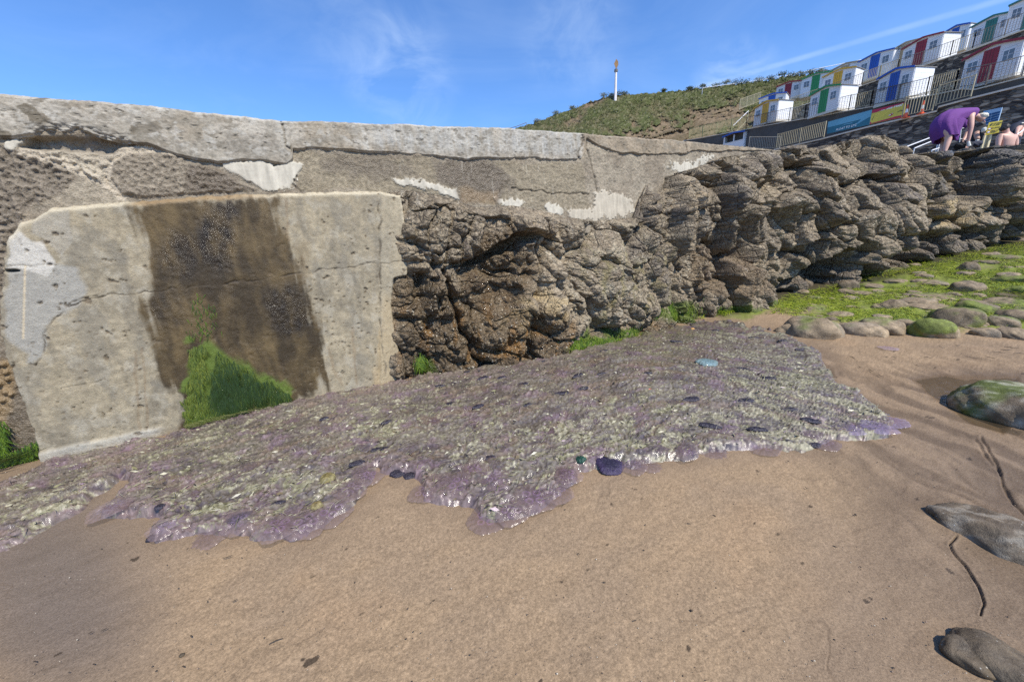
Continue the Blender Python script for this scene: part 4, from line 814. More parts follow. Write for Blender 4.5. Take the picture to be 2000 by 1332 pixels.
def build_jellyfish(hat):
    Ml = vcmat('jelly_clear', amp=.15, nscale=90, bump=.35, bdist=.006, bscale=35, rough=.16, alpha=.36, spec=.8)
    Md = vcmat('jelly_navy', amp=.3, nscale=120, bump=.9, bdist=.006, bscale=110, rough=.4, spec=.4)
    def put(name, x, y, rad, hgt, seed, cm, ce, mat, label, ring=None, group=None, cat='jellyfish', squash=1., tilt=0., sink=.004, lobes=16, zoff=None):
        V, F, c = jelly_mesh(rad, hgt, seed, cm, ce, ring, lobes, squash=squash, rot=seed*1.3)
        p = hat(x, y) if zoff is None else ghit(np.array([float(x)]), np.array([float(y)]))[0]
        o = mesh_obj(name, V, F, mat, col=c, rgh=np.full(len(V), .15)); o.location = (p[0], p[1], p[2]-sink+(zoff or 0)); rg = random.Random(seed)
        o.rotation_euler = (rg.uniform(-.12, .12)-tilt, rg.uniform(-.12, .12), rg.uniform(0, 6.28)); props(o, label, cat, group); return o
    LANDMARKS[:] = [(1191, 905, 'the navy round jellyfish'), (1381, 718, 'the pale blue jellyfish'), (897, 958, 'the brightly ringed jellyfish'), (725, 935, 'the top of the sand bay'), (545, 1042, 'the lowest lilac jellyfish'), (240, 960, 'the tongue of sand'), (470, 800, 'the green weed fan'), (780, 742, 'the slab\'s right foot'), (1320, 620, 'the big green tuft'), (1742, 824, 'the drift\'s right tip'), (1100, 700, 'the rock toe'), (1582, 640, 'the split boulder'), (1490, 876, 'the glinting front rim'), (643, 945, 'the brown weed clump'), (100, 920, 'the slab\'s left foot')]
    lil = (.42, .24, .46); mv = (.17, .115, .14); ed = (.26, .19, .19)
    put('jellyfish', 1191, 912, .095, .026, 1, (.022, .018, .04), (.045, .033, .08), Md, 'dark navy round jellyfish with a frilled rim at the sand edge of the drift', lobes=24, zoff=.014)
    put('jellyfish', 1381, 718, .135, .042, 2, (.13, .20, .22), (.18, .25, .26), vcmat('jelly_blue', amp=.06, nscale=60, bump=.2, bdist=.004, bscale=30, rough=.08, spec=.8), 'pale blue glassy domed jellyfish far up on the drift', lobes=8, squash=.75)
    # big clear ones along the sandy rim, left to right, each told by what is beside it
    rim = [(218,1005,.11,'mauve jellyfish at the left tip of the drift beside the tongue of sand'),
           (330,1040,.10,'grey-mauve jellyfish under the scum at the lower left rim'),
           (412,1046,.10,'thin clear jellyfish at the lowest left edge of the drift'),
           (470,1030,.10,'dark purple-grey jellyfish with raised folds at the lower left edge'),
           (545,1042,.12,'lilac jellyfish with bright glints, lowest on the lobe left of the bare sand bay'),
           (600,1030,.12,'broad pink-mauve jellyfish next above the lowest lilac one'),
           (650,1005,.12,'mauve jellyfish on the right shoulder of the left lobe'),
           (688,968,.11,'rosy jellyfish with a crinkled margin bordering the sand bay'),
           (722,938,.10,'pink jellyfish at the top of the sand bay'),
           (828,968,.10,'clear jellyfish spilled onto sand left of the ringed one'),
           (862,950,.10,'clear mauve jellyfish tucked behind the ringed ones'),
           (897,958,.115,'jellyfish with four bright lilac rings on the central lobe'),
           (928,930,.10,'mauve jellyfish with faint rings above the brightly ringed one'),
           (965,945,.12,'broad clear jellyfish with a white wet rim on the central lobe'),
           (948,1016,.115,'lowest jellyfish of the central lobe with pale cross rings'),
           (1000,1008,.10,'pink jellyfish beside the lowest one of the central lobe'),
           (1042,985,.135,'large nearly clear jellyfish showing sand through it'),
           (1085,968,.12,'clear jellyfish with a straight fold at the right of the central lobe'),
           (1108,940,.11,'purple-topped jellyfish at the right end of the central lobe'),
           (1235,912,.10,'clear jellyfish just right of the navy round one'),
           (1262,906,.10,'thin jellyfish edged with white wet points'),
           (1340,896,.085,'small mauve jellyfish standing out alone from the front rim'),
           (1395,884,.10,'pale jellyfish on the front rim right of the small mauve one'),
           (1490,876,.11,'wet glinting jellyfish below the dark weed streak'),
           (1712,845,.11,'bright violet jellyfish at the right end of the drift'),
           (1742,824,.11,'violet-blue jellyfish at the rightmost tip of the drift'),
           (1655,848,.10,'dull violet jellyfish left of the bright violet one'),
           (1610,866,.10,'mauve jellyfish by the dark blob near the right end'),
           (1660,700,.0,'')]
    for i, (x, y, r, lb) in enumerate(rim):
        if r == 0: continue
        vio = x > 1640; col = (.26, .19, .36) if vio else mv; 
        if x < 340: col = (.33, .27, .34)
        if 430 < x < 500: col = (.16, .13, .17)
        rg_ = lil if i in (4, 6, 8, 11, 12, 14, 15, 16, 18, 21) else ((.44, .30, .46) if i % 2 else None)
        put('jellyfish', x, y, r, .013, 20+i, col, ed if not vio else (.32, .26, .42), Ml, lb, rg_, squash=random.Random(i).uniform(.85, 1.1), sink=.002)
    # more ringed jellyfish half buried in the drift
    rg = random.Random(5); k = 0
    spots = []
    while len(spots) < 60:
        x = rg.uniform(150, 1680); y = rg.uniform(690, 1030)
        s_ = float(jelly_sd(np.array([x]), np.array([y]))[0])
        if s_ > 14 and all((x-a)**2+((y-b)*1.8)**2 > 46**2 for a, b in spots): spots.append((x, y))
    for i, (x, y) in enumerate(spots):
        v = rg.choice([(.15, .11, .125), (.18, .125, .155), (.13, .10, .11), (.17, .11, .12)])
        put('jellyfish', x, y, rg.uniform(.05, .09), .012, 100+i, v, tuple(q*1.15 for q in v), Ml, where(x, y, 'mauve half-buried jellyfish'), (.30, .20, .33) if rg.random() < .45 else None,
            group='mauve jellyfish half buried in the drift', squash=rg.uniform(.7, 1), sink=.006)
    # navy ones scattered
    nav = [(1452,790,.12,.3),(1385,842,.10,.25),(1350,788,.11,.3),(1582,832,.10,.4),(1478,846,.09,.4),(1540,808,.08,.3),(1590,870,.06,.7),(1498,748,.10,.3),(1452,728,.08,.4),(1393,650,.10,.35),(1355,635,.08,.35),(1470,665,.08,.3),(1528,672,.07,.3),(1320,675,.10,.3),(1222,660,.09,.35),
           (1128,742,.10,.4),(1100,776,.11,.25),(1140,765,.08,.4),(1022,758,.09,.5),(1030,800,.07,.4),(945,745,.09,.3),(980,745,.07,.3),(880,798,.09,.25),(935,805,.08,.3),(912,731,.07,.5),(635,829,.05,.6),(757,836,.06,.5),(700,915,.07,.5),(745,888,.09,.35),(805,930,.08,.6),(778,925,.07,.8),
           (960,903,.06,.6),(318,1005,.035,1),(470,1020,.09,.5),(300,1052,.04,.8),(545,990,.05,.5),(1560,690,.06,.3),(1180,690,.08,.3),(1060,712,.06,.4),(860,762,.07,.3),(1265,738,.06,.35),(1175,735,.07,.35)]
    for i, (x, y, r, sq) in enumerate(nav):
        o = put('dark_jellyfish', x, y, r*.8, .017, 300+i, (.022, .018, .028), (.03, .026, .042), Md, where(x, y, 'small navy-black crumpled jellyfish'), group='small navy-black jellyfish on the drift', squash=max(sq, .45), sink=.001, lobes=12)
        o.rotation_euler[2] = math.radians(27 if x < 1200 else -8)+random.Random(i).uniform(-.3, .3)
    # single ones washed out onto the sand by the stones
    put('jellyfish', 1735, 681, .10, .012, 501, (.36, .28, .34), (.44, .34, .40), Ml, 'lone flat jellyfish on the open sand below the green stones', lil, zoff=.008)
    put('shell', 1352, 646, .03, .02, 502, (.65, .38, .12), (.6, .35, .12), Md, 'small orange shell fragment at the upper edge of the drift', cat='shell')
    put('shell', 1270, 766, .014, .008, 503, (.8, .25, .18), (.8, .25, .18), Md, 'tiny coral-pink fragment in the middle of the drift', cat='shell')
    o = put('weed_clump', 643, 945, .05, .035, 510, (.16, .13, .05), (.22, .19, .09), Md, 'brown tufted weed clump on the left lobe', cat='weed', lobes=9)
    o = put('weed_clump', 622, 1000, .035, .03, 511, (.18, .14, .06), (.22, .19, .09), Md, 'smaller brown weed clump low on the left lobe', cat='weed', lobes=9)
    o = put('weed_clump', 1135, 912, .035, .02, 512, (.012, .05, .035), (.02, .07, .05), Md, 'bottle-green weed knot left of the navy round jellyfish', cat='weed', lobes=9)

# ------------------------------------------------------------------ stones
def stone_mesh(rx, ry, rz, seed, ang=.5):
    bm_n, bm_m = 64, 40
    th = np.linspace(0, 2*math.pi, bm_n, endpoint=False); ph = np.linspace(-math.pi/2, math.pi/2, bm_m)
    T, Pp = np.meshgrid(th, ph); rg = np.random.default_rng(seed)
    d = np.stack([np.cos(Pp)*np.cos(T), np.cos(Pp)*np.sin(T), np.sin(Pp)], -1)
    e = 2.5; k = (np.abs(d)**e).sum(-1)**(-1/e)
    r = k.copy()
    for _ in range(7):      # planed faces give the flattened, worn look
        n = rg.normal(size=3); n /= np.linalg.norm(n); lim = rg.uniform(.72, .95); dt = d@n
        rc = np.where(dt > .05, lim/np.maximum(dt, .05), 9); r = -np.log(np.exp(-14*r)+np.exp(-14*rc))/14
    x = d*r[..., None]
    f = lambda s, sd_: noise2(x[..., 0]*s+x[..., 2]*s*.7+sd_, x[..., 1]*s-x[..., 2]*s*.6, seed+sd_)
    r2 = 1+.10*f(1.3, 1)+.045*f(3.1, 2)+.018*f(8, 3)+.008*f(20, 4)
    x = x*r2[..., None]*np.array([rx, ry, rz])
    i = np.arange(bm_n*bm_m).reshape(bm_m, bm_n); i2 = np.roll(i, -1, 1)
    F = np.stack([i[:-1], i2[:-1], i2[1:], i[1:]], -1).reshape(-1, 4)
    return x.reshape(-1, 3), F, x
STM = None
def stone(px_, py_, wpx, hpx, label, seed, green=0., tone=1., depth_k=.9, group=None, wet=0., rot=None, dark=0., bury=.35, white=0., name='stone'):
    """(px_,py_) = bottom centre in the photo; sizes measured there"""
    global STM
    if STM is None: STM = vcmat('worn_stone', amp=.30, nscale=45, bump=.7, bdist=.012, bscale=45, pits=(60, .14, .4), speck=(48, .16, (.62, .60, .54), .8), spec=.35, cracks=((3.2, .35),))
    g = ghit(np.array([float(px_)]), np.array([float(py_)]))[0]; D = float((g-np.array([0, 0, EYE]))@camF)
    rx = wpx/FPX*D/2; H = hpx/FPX*D; dpt = depth_k*rx
    hpx_ = hpx; dv = g[:2]/np.linalg.norm(g[:2]); c0 = g[:2]+dv*dpt*.85
    slope = (EYE-g[2])/np.linalg.norm(g[:2]); H = max(.35*H, H-2*dpt*slope*.75)
    V, F, X = stone_mesh(rx, dpt, H/(2-bury*2)*1.15, seed); 
    yaw = math.atan2(dv[1], dv[0])-math.pi/2+(rot or 0)
    c_, s_ = math.cos(yaw), math.sin(yaw); V = np.stack([V[:, 0]*c_-V[:, 1]*s_, V[:, 0]*s_+V[:, 1]*c_, V[:, 2]], 1)
    x, y, z = V.T; n1 = fbm(x*3+seed, y*3+z*2, 4, seed); n2 = fbm(x*14, y*14+z*9, 4, seed+2); n3 = fbm(x*3.2, y*3.2-z*7, 4, seed+4)
    c = np.empty(V.shape); c[:] = np.array((.265, .205, .138))*tone
    c = mixc(c, .6*ss(-.2, .4, n1), np.array((.20, .17, .135))*tone); c *= (1+.55*n2)[:, None]; c = mixc(c, .6*ss(.2, .6, n1+.5*n2), np.array((.14, .12, .095))*tone)
    c = mixc(c, .5*ss(.03, .0, np.abs(n3))*ss(-.1, .3, n1), (.38, .35, .29))
    top = V[:, 2]/max(V[:, 2].max(), 1e-3)
    gm = ss(.2, .5, green*(.55+.7*n1+.6*n3)+green*.25*top-.1) if green else np.zeros(len(V))
    c = mixc(c, .9*gm, (.13, .165, .03)); c = mixc(c, .5*gm*ss(0, .4, n2), (.24, .30, .05))
    if dark: c = mixc(c, dark, (.06, .055, .05))
    if white: c = mixc(c, white*ss(.0, .35, n2), (.6, .58, .52))
    c *= (1-.35*wet); r = np.full(len(V), .75)-.38*wet
    cz = g[2]+H/2-H*bury*.25
    o = mesh_obj(name, V, F, STM, col=c, rgh=r); o.location = (c0[0], c0[1], g[2]+V[:, 2].max()*(1-2*bury))
    o.location = (c0[0], c0[1], g[2]+H-V[:, 2].max())
    props(o, label, 'stone', group); return o

def blades(name, pts, nrm, length, width, col, label, cat, seed=1, down=(0, 0, -1), parent=None, spread=.35, kind='stuff', group=None, segs=3, cidx=None):
    """many thin strands laid on a surface; pts (n,3) roots, nrm (n,3)"""
    rng = np.random.default_rng(seed); n = len(pts); down = np.broadcast_to(np.array(down, float), (n, 3))
    L_ = (np.asarray(length)*rng.uniform(.5, 1.2, n))[:, None]; side = np.cross(nrm, down); side /= np.linalg.norm(side, axis=1)[:, None]+1e-9
    a = rng.normal(0, spread, n)[:, None]; dr = down*np.cos(a)+side*np.sin(a); wv = side*np.cos(a)-down*np.sin(a)
    rows = []; wd = (width*rng.uniform(.6, 1.4, n))[:, None]; cur = rng.normal(0, .35, n)[:, None]; lift = rng.uniform(.1, 1, n)[:, None]
    for k in range(segs+1):
        t = k/segs; ctr = pts+dr*L_*t+wv*L_*cur*t*t*.5+nrm*(L_*(.10 if name == 'green_weed' else .22)*lift*math.sin(math.pi*t*.9)+.003)
        hw = wd*(1-.75*t)*.5; rows += [ctr-wv*hw, ctr+wv*hw]
    V = np.stack(rows, 1).reshape(-1, 3); m_ = 2*(segs+1); b = np.arange(n)[:, None]*m_
    F = np.concatenate([b+np.array([[2*k, 2*k+1, 2*k+3, 2*k+2]]) for k in range(segs)], 0)
    cc = np.asarray(col); ch = rng.integers(0, len(cc), n) if cidx is None else cidx; c = np.repeat(cc[ch]*rng.uniform(.7, 1.25, (n, 1)), m_, 0)
    M = bpy.data.materials.get('algae_strand') or vcmat('algae_strand', amp=.2, nscale=50, bump=.1, bdist=.002, rough=.38, spec=.4)
    o = mesh_obj(name, V, F, M, parent=parent, loc=None if parent else tuple(pts.mean(0)), col=c, rgh=np.full(len(V), .4), smooth=True)
    if parent is None: props(o, label, cat, group, kind)
    return o

def poly_samples(poly, n, rng):
    P = np.array(poly, float); lo, hi = P.min(0), P.max(0); out = np.zeros((0, 2))
    while len(out) < n:
        q = rng.uniform(lo, hi, (n*2, 2)); q = q[sdpoly(q[:, 0], q[:, 1], poly) > 0]; out = np.concatenate([out, q])
    return out[:n]

def build_weed():
    rng = np.random.default_rng(3); G = [(.06, .11, .008), (.10, .165, .012), (.035, .075, .008), (.16, .22, .02), (.02, .042, .006)]
    wn = np.array([WN[0], WN[1], 0.])
    q = poly_samples([(376,676),(402,664),(438,692),(480,708),(508,732),(548,745),(566,762),(568,778),(480,798),(374,828),(364,800),(372,740)], 9500, rng)
    dens = fbm(q[:, 0]*.03, q[:, 1]*.012, 4, 5) > -.22; q = q[dens]; q = q+np.stack([13*fbm(q[:, 0]*.05, q[:, 1]*.05, 4, 6), 10*fbm(q[:, 0]*.05, q[:, 1]*.05, 4, 7)], 1)
    s, z, _ = wallhit(q[:, 0], q[:, 1]); pts = wallP(s, z, .115)
    dk_ = .35*fbm(q[:, 0]*.04, q[:, 1]*.02, 4, 8)+ss(1.5, .3, ell(q[:, 0], q[:, 1], 485, 765, 80, 50, .2))+.6*ss(1.2, .4, ell(q[:, 0], q[:, 1], 440, 740, 30, 60)); ix = np.clip((1-dk_)*2.6+rng.normal(0, .8, len(q)), 0, 3.99).astype(int)
    blades('green_weed', pts, np.broadcast_to(wn, pts.shape), .06+.09*np.clip(dk_, 0, 1), .0035, [(.018, .04, .006), (.045, .075, .010), (.085, .12, .016), (.14, .17, .025)], 'bright green hairy weed hanging in a fan at the foot of the wet stain', 'green weed', 1, spread=.2, cidx=ix)
    q = np.concatenate([np.stack([rng.normal(395, 9, 60), rng.uniform(570, 660, 60)], 1), np.stack([rng.normal(410, 14, 50), rng.uniform(590, 650, 50)], 1)])
    s, z, _ = wallhit(q[:, 0], q[:, 1]); pts = wallP(s, z, .11)
    blades('green_weed', pts, np.broadcast_to(wn, pts.shape), .05, .005, G[:3], 'thin trickle of green weed running down the middle of the wet stain', 'green weed', 2, spread=.3)
    q = np.concatenate([poly_samples([(-60,820),(18,815),(22,880),(80,852),(88,862),(70,890),(0,905),(-60,915)], 1500, rng)])
    g = ghit(q[:, 0], np.maximum(q[:, 1], 880)); s, z, _ = wallhit(q[:, 0], q[:, 1]); pts = wallP(s, np.maximum(z, .0), .06)
    blades('green_weed', pts, np.broadcast_to(wn, pts.shape), .10, .006, G[:3]+G[4:], 'dark green weed hanging at the far left foot of the wall', 'green weed', 3, spread=.3)
    # weed swept flat along the foot of the slab
    t = rng.uniform(0, 1, 1300); x = 360+210*t; y = 838-62*t+rng.normal(3, 4, 1300); g = ghit(x, y); g[:, 2] += .05
    d3 = np.array([WD[0], WD[1], 0.]); blades('green_weed', g, np.broadcast_to((0, 0, 1.), g.shape), .12, .005, [(.10, .15, .03), (.18, .22, .06), (.28, .28, .13)], 'flattened green weed combed along the foot of the wall', 'green weed', 4, down=tuple(d3), spread=.25)
    t = rng.uniform(0, 1, 900); x = -40+125*t; y = 918-45*t**1.5+rng.normal(0, 7, 900); g = ghit(x, y); g[:, 2] += .05
    blades('green_weed', g, np.broadcast_to((0, 0, 1.), g.shape), .13, .006, [(.05, .10, .02), (.10, .16, .03), (.2, .22, .08)], 'green weed fan curling up by the left corner of the slab', 'green weed', 5, down=tuple(d3*.93+np.array([0, 0, .35])), spread=.2)
    # tufts at the foot of the rock
    out = wn
    for i, (x0, y0, rx, ry, lb) in enumerate([(1318,606,40,20,'green weed tuft draping the rock foot above the top of the drift'), (1135,672,40,10,'pale green weed at the rock foot left of the big tuft'), (1132,652,12,10,'small upright green weed tuft on the toe of the rock'), (1185,664,34,7,'thin green weed fringe along the toe of the rock'), (822,705,10,12,'single green weed tuft beside the right edge of the slab'), (1430,606,36,10,'green weed on the undercut rock left of the stones'), (1230,648,20,8,'green weed wisps between the toe and the big tuft')]):
        n = int(rx*ry*1.1)+60; q = np.stack([rng.normal(x0, rx*.5, n), rng.normal(y0, ry*.5, n)], 1)
        PB, PT = rock_base(q[:, 0]); yb = np.interp(q[:, 0], [p[0] for p in RBAS], [p[1] for p in RBAS]); D = ((PB-np.array([0, 0, EYE]))@camF)
        pts = at(q[:, 0], np.minimum(q[:, 1], yb), D-.16)
        blades('green_weed', pts, np.broadcast_to(out, pts.shape), .10 if i else .13, .007, G[:4], lb, 'green weed', 10+i, spread=.35)
    # bright algae carpet among the stones on the right
    q = poly_samples(ALGAE, 90000, rng)
    g = ghit(q[:, 0], q[:, 1]); D = np.linalg.norm(g, axis=1)
    k = fbm(q[:, 0]*.012, q[:, 1]*.03, 4, 61)+.25*ss(560, 500, q[:, 1]+.0*q[:, 0])+.22*ss(10, 40, sdpoly(q[:, 0], q[:, 1], ALGAE))-.25*ss(600, 650, q[:, 1])
    sel = (k > .0); g = g[sel][:42000]; g[:, 2] += .02+algae_h(g[:, 0], g[:, 1])
    n = np.tile((0, 0, 1.), (len(g), 1))+np.random.default_rng(9).normal(0, .3, (len(g), 3)); n /= np.linalg.norm(n, axis=1)[:, None]
    blades('algae_carpet', g, n, .12, .0075, [(.26, .34, .02), (.34, .42, .03), (.15, .23, .015), (.42, .47, .06), (.07, .12, .012)], 'bright lime green algae carpet between the stones under the rock', 'algae', 20, down=(-.75, -.6, -.12), spread=.9)

def build_stones():
    S = [ (1582,660,100,62,'grey boulder nearest the upper right edge of the drift, split by a long crack',601,.15,1.05,.8),
          (1556,656,72,34,'low flat slab leaning on the left foot of the split boulder',602,.0,1.1,.6),
          (1680,655,76,36,'pale speckled oval stone on the sand between two green patches',603,.05,1.2,.6),
          (1712,652,80,46,'wide grey stone behind the pale speckled oval one',604,.25,1.0,.7),
          (1640,622,44,20,'small stone peeping from the weed above the split boulder',605,.3,1.0,.7),
          (1818,659,72,52,'upright rounded stone with a green cap and a small crack at the sand edge',606,.75,1.15,.7),
          (1868,640,88,58,'large dark smooth boulder behind the green-capped stone',607,.45,.75,.8),
          (1905,612,60,34,'dark hump behind the large smooth boulder',608,.4,.75,.8),
          (1955,640,52,30,'oval grey stone right of the dark boulder',609,.2,.95,.7),
          (1922,658,44,26,'small pale wedge stone at the sand edge right of the green cap',610,.1,1.1,.7),
          (1985,662,60,30,'grey stone at the sand edge by the right border',611,.0,.95,.8),
          (1745,606,52,30,'triangular stone framed by green algae',612,.15,.95,.8),
          (1790,598,60,24,'flat stone with a weed line, middle of the stone field',613,.1,1.0,.9),
          (1812,606,80,22,'long pale flat stone crossed by yellow weed',614,.15,1.0,.9),
          (1830,588,120,26,'broad low stone at the centre of the stone field',615,.2,.95,.9),
          (1812,558,60,18,'flat-topped stone near the back of the stone field',616,.2,.95,.9),
          (1886,572,52,32,'notched grey stone behind the dark boulder',617,.1,.85,.8),
          (1888,532,34,26,'upright stone standing in the brightest algae',618,.0,.8,.7),
          (1930,516,26,10,'small stone top in the algae, far right back',619,.1,.8,.8),
          (1980,555,64,24,'long dark stone by the right border behind the puddle',620,.4,.7,.8),
          (1990,576,50,24,'dark mossy stone at the edge of the puddle',621,.7,.6,.8),
          (1750,554,38,12,'small flat stone in front of the dark undercut',622,.1,.85,.8),
          (1700,562,44,12,'low stone at the left of the small flat one under the overhang',623,.2,.8,.8),
          (1675,578,50,16,'wet-looking low stone by the undercut',624,.25,.8,.8),
          (1960,600,60,26,'grey stone with green edge beside the puddle',625,.35,.85,.8),
          (1990,628,70,34,'domed stone by the right border with weed on its crown',626,.4,.8,.8),
          (1770,648,56,34,'half-hidden stone left of the green-capped one',627,.45,.95,.7),
          (1720,624,34,14,'little stone at the edge of the bare sand strip',628,.1,1.1,.8),
          (1960,508,50,14,'far stone showing above the algae at the right',629,.4,.8,.8),
          (1655,566,34,26,'brown rounded stone under the overhang',630,.1,.7,.8),
          (1562,560,40,30,'dark grey boulder wedged beneath the cliff lip',631,.0,.6,.7) ]
    LANDMARKS[:] = [(1582, 640, 'the split boulder'), (1818, 640, 'the green-capped stone'), (1868, 615, 'the large smooth dark boulder'), (1955, 570, 'the small puddle'), (1888, 525, 'the upright stone'), (1745, 600, 'the triangular stone'), (1940, 790, 'the big mossy boulder'), (1946, 1040, 'the long low stone'), (1880, 1290, 'the half-buried stone'), (356, 1281, 'the round pebble'), (545, 1042, 'the lowest lilac jellyfish'), (897, 958, 'the brightly ringed jellyfish'), (1191, 905, 'the navy round jellyfish'), (1742, 824, 'the drift\'s right tip'), (1640, 560, 'the dark undercut')]
    for a in S: stone(a[0], a[1], a[2], a[3]*.82, a[4], a[5], a[6]+.22, a[7], a[8])
    rg = random.Random(77)
    for i in range(120):
        x = rg.uniform(1530, 2080); y = rg.uniform(500, 655)
        if float(sdpoly(np.array([x]), np.array([y]), ALGAE)[0]) < 3: continue
        w_ = rg.uniform(12, 34); stone(x, y, w_, w_*.36, where(x, y, 'small sunken stone'), 700+i, rg.choice([0, .2, .5]), rg.uniform(.8, 1.1), .8, group='small stones in the algae bed')
    stone(2008, 838, 225, 108, 'big wet boulder at the right border, mossy green on its left face', 640, .62, .95, .75, wet=.5, white=.45, name='boulder')
    stone(1946, 1078, 215, 100, 'long low wet stone lying alone on the sand, right side', 641, .0, .80, .62, wet=.6, rot=-.28, white=.3, name='boulder', bury=.45)
    stone(1965, 1345, 170, 95, 'dark flat boulder cut off by the lower right corner', 642, .12, .62, .8, wet=.4, name='boulder')
    stone(1880, 1300, 84, 62, 'brown half-buried stone left of the corner boulder, with a wet shadowed side', 643, .0, .55, .8, wet=.6, name='boulder')
    stone(1878, 1285, 40, 22, 'small smooth pale grey pebble-like stone against the brown one', 644, .0, 1.2, .8, wet=.3)
    # fragments in the undercut and limpet-covered lumps at the left edge
    stone(356, 1281, 9, 7, 'single round pebble on the sand, lower left', 650, 0, .35, .9, name='pebble')
    # water
    poolp = [(1788,742),(1830,735),(1880,732),(1935,735),(2000,740),(2060,790),(1990,850),(1925,836),(1880,815),(1830,782)]
    g = ghit(np.array([float(p[0]) for p in poolp]), np.array([float(p[1]) for p in poolp])); g[:, 2] = g[:, 2]*0+float(g[:, 2].mean())-.006
    M, t, b = newmat('shallow_water'); b.inputs['Base Color'].default_value = (.12, .09, .055, 1); b.inputs['Roughness'].default_value = .03; b.inputs['Alpha'].default_value = .35
    nz = node(t, 'ShaderNodeTexNoise'); nz.inputs['Scale'].default_value = 9; bp = node(t, 'ShaderNodeBump'); bp.inputs['Strength'].default_value = .08; bp.inputs['Distance'].default_value = .02
    t.links.new(nz.outputs[0], bp.inputs['Height']); t.links.new(bp.outputs[0], b.inputs['Normal'])
    props(mesh_obj('water', g, [tuple(range(len(g)))[::-1]], M, loc=tuple(g.mean(0))), 'shallow clear puddle around the mossy boulder', None, None, 'structure')
    poolp = [(1925,556),(1975,550),(2100,560),(2100,600),(1985,598),(1930,585)]
    g = ghit(np.array([float(p[0]) for p in poolp]), np.array([float(p[1]) for p in poolp])); g[:, 2] = float(g[:, 2].mean())+.03
    props(mesh_obj('water', g, [tuple(range(len(g)))[::-1]], M, loc=tuple(g.mean(0))), 'small puddle among the green stones', None, None, 'structure')
    # shell grit and tiny pebbles
    rng = np.random.default_rng(88); q = np.stack([rng.uniform(-40, 2040, 2600), rng.uniform(660, 1345, 2600)], 1); q = q[jelly_sd(q[:, 0], q[:, 1]) < -4]
    g = ghit(q[:, 0], q[:, 1]); n = len(g); sz = rng.uniform(.0007, .0022, n)*rng.choice([1, 1, 1, 1, 1, 1.9], n); oc = np.array([(1,0,0),(0,1,0),(-1,0,0),(0,-1,0),(0,0,.7),(0,0,-.7)], float)
    V = (g[:, None]+oc[None]*sz[:, None, None]*rng.uniform(.6, 1.4, (n, 6, 1))+np.array([0, 0, .006])).reshape(-1, 3); fo = np.array([(0,1,4),(1,2,4),(2,3,4),(3,0,4),(1,0,5),(2,1,5),(3,2,5),(0,3,5)]); F = (np.arange(n)[:, None, None]*6+fo[None]).reshape(-1, 3)
    pal = np.array([(.05,.04,.03),(.08,.06,.045),(.55,.50,.42),(.14,.10,.07),(.30,.22,.17)]); col = np.repeat(pal[rng.integers(0, 5, n)], 6, 0)
    props(mesh_obj('shell_grit', V, F, vcmat('grit', amp=.2, nscale=50, bump=.1, bdist=.002, rough=.6), loc=(0, 3, 0), col=col, rgh=np.full(len(V), .6), smooth=False), 'fine shell grit and tiny pebbles sprinkled over the sand', 'shell grit', None, 'stuff')
    # bits of weed and twig on the sand
    rng = np.random.default_rng(21); Mw_ = pmat('dry_weed', (.05, .035, .022), .6)
    twigs = [(1350,1195,6,12,.4),(205,1232,14,3,-.5),(178,1238,10,3,-.5),(540,1255,30,3,-.4),(1540,903,7,3,.3),(1680,718,9,2,.3),(1700,725,10,2,.4),(1810,700,14,1.5,.2),(1870,675,12,1.5,0),(1900,700,34,1.5,.15),(1950,690,26,1.5,.1),(1975,680,30,1.5,.1),(1965,684,24,1.5,.0),(1990,692,20,1.5,.1),(445,1090,20,2,-.3),(460,1175,12,2,-.5),(360,1305,5,6,.5),(1395,1010,8,3,.5),(1575,955,7,2,.5),(1670,1008,5,7,.5),(1630,1070,10,2,.4),(1680,1110,5,4,.5),(1345,1025,9,2,.2),(1130,1085,6,2,.7),(70,1295,5,4,.3),(185,1300,4,4,.4),(375,1245,4,6,1.1),(1180,1140,7,2,.3),(1240,1215,6,2,-.3),(1665,700,14,1.5,.5),(1720,735,12,1.5,.4),(1745,700,10,1.5,.2),(1840,680,10,1.5,.1),(1935,700,16,1.5,.2),(1790,715,12,1.5,.3)]
    for i, (x, y, l, w_, a) in enumerate(twigs):
        g = ghit(np.array([x-l/2*math.cos(a), x, x+l/2*math.cos(a)]), np.array([y-l/2*math.sin(a), y+rng.uniform(-1.5, 1.5), y+l/2*math.sin(a)])); D = float(np.linalg.norm(g[1])); g[:, 2] += .010
        b_ = MB(); r = max(.0022, w_/FPX*D*.22); b_.tube(g, [r*.5, r, r*.4], 6)
        o = b_.build('weed_scrap', Mw_, loc=tuple(g[1])); props(o, where(x, y, 'thin dark weed scrap'), 'weed scrap', 'dark weed scraps on the sand')
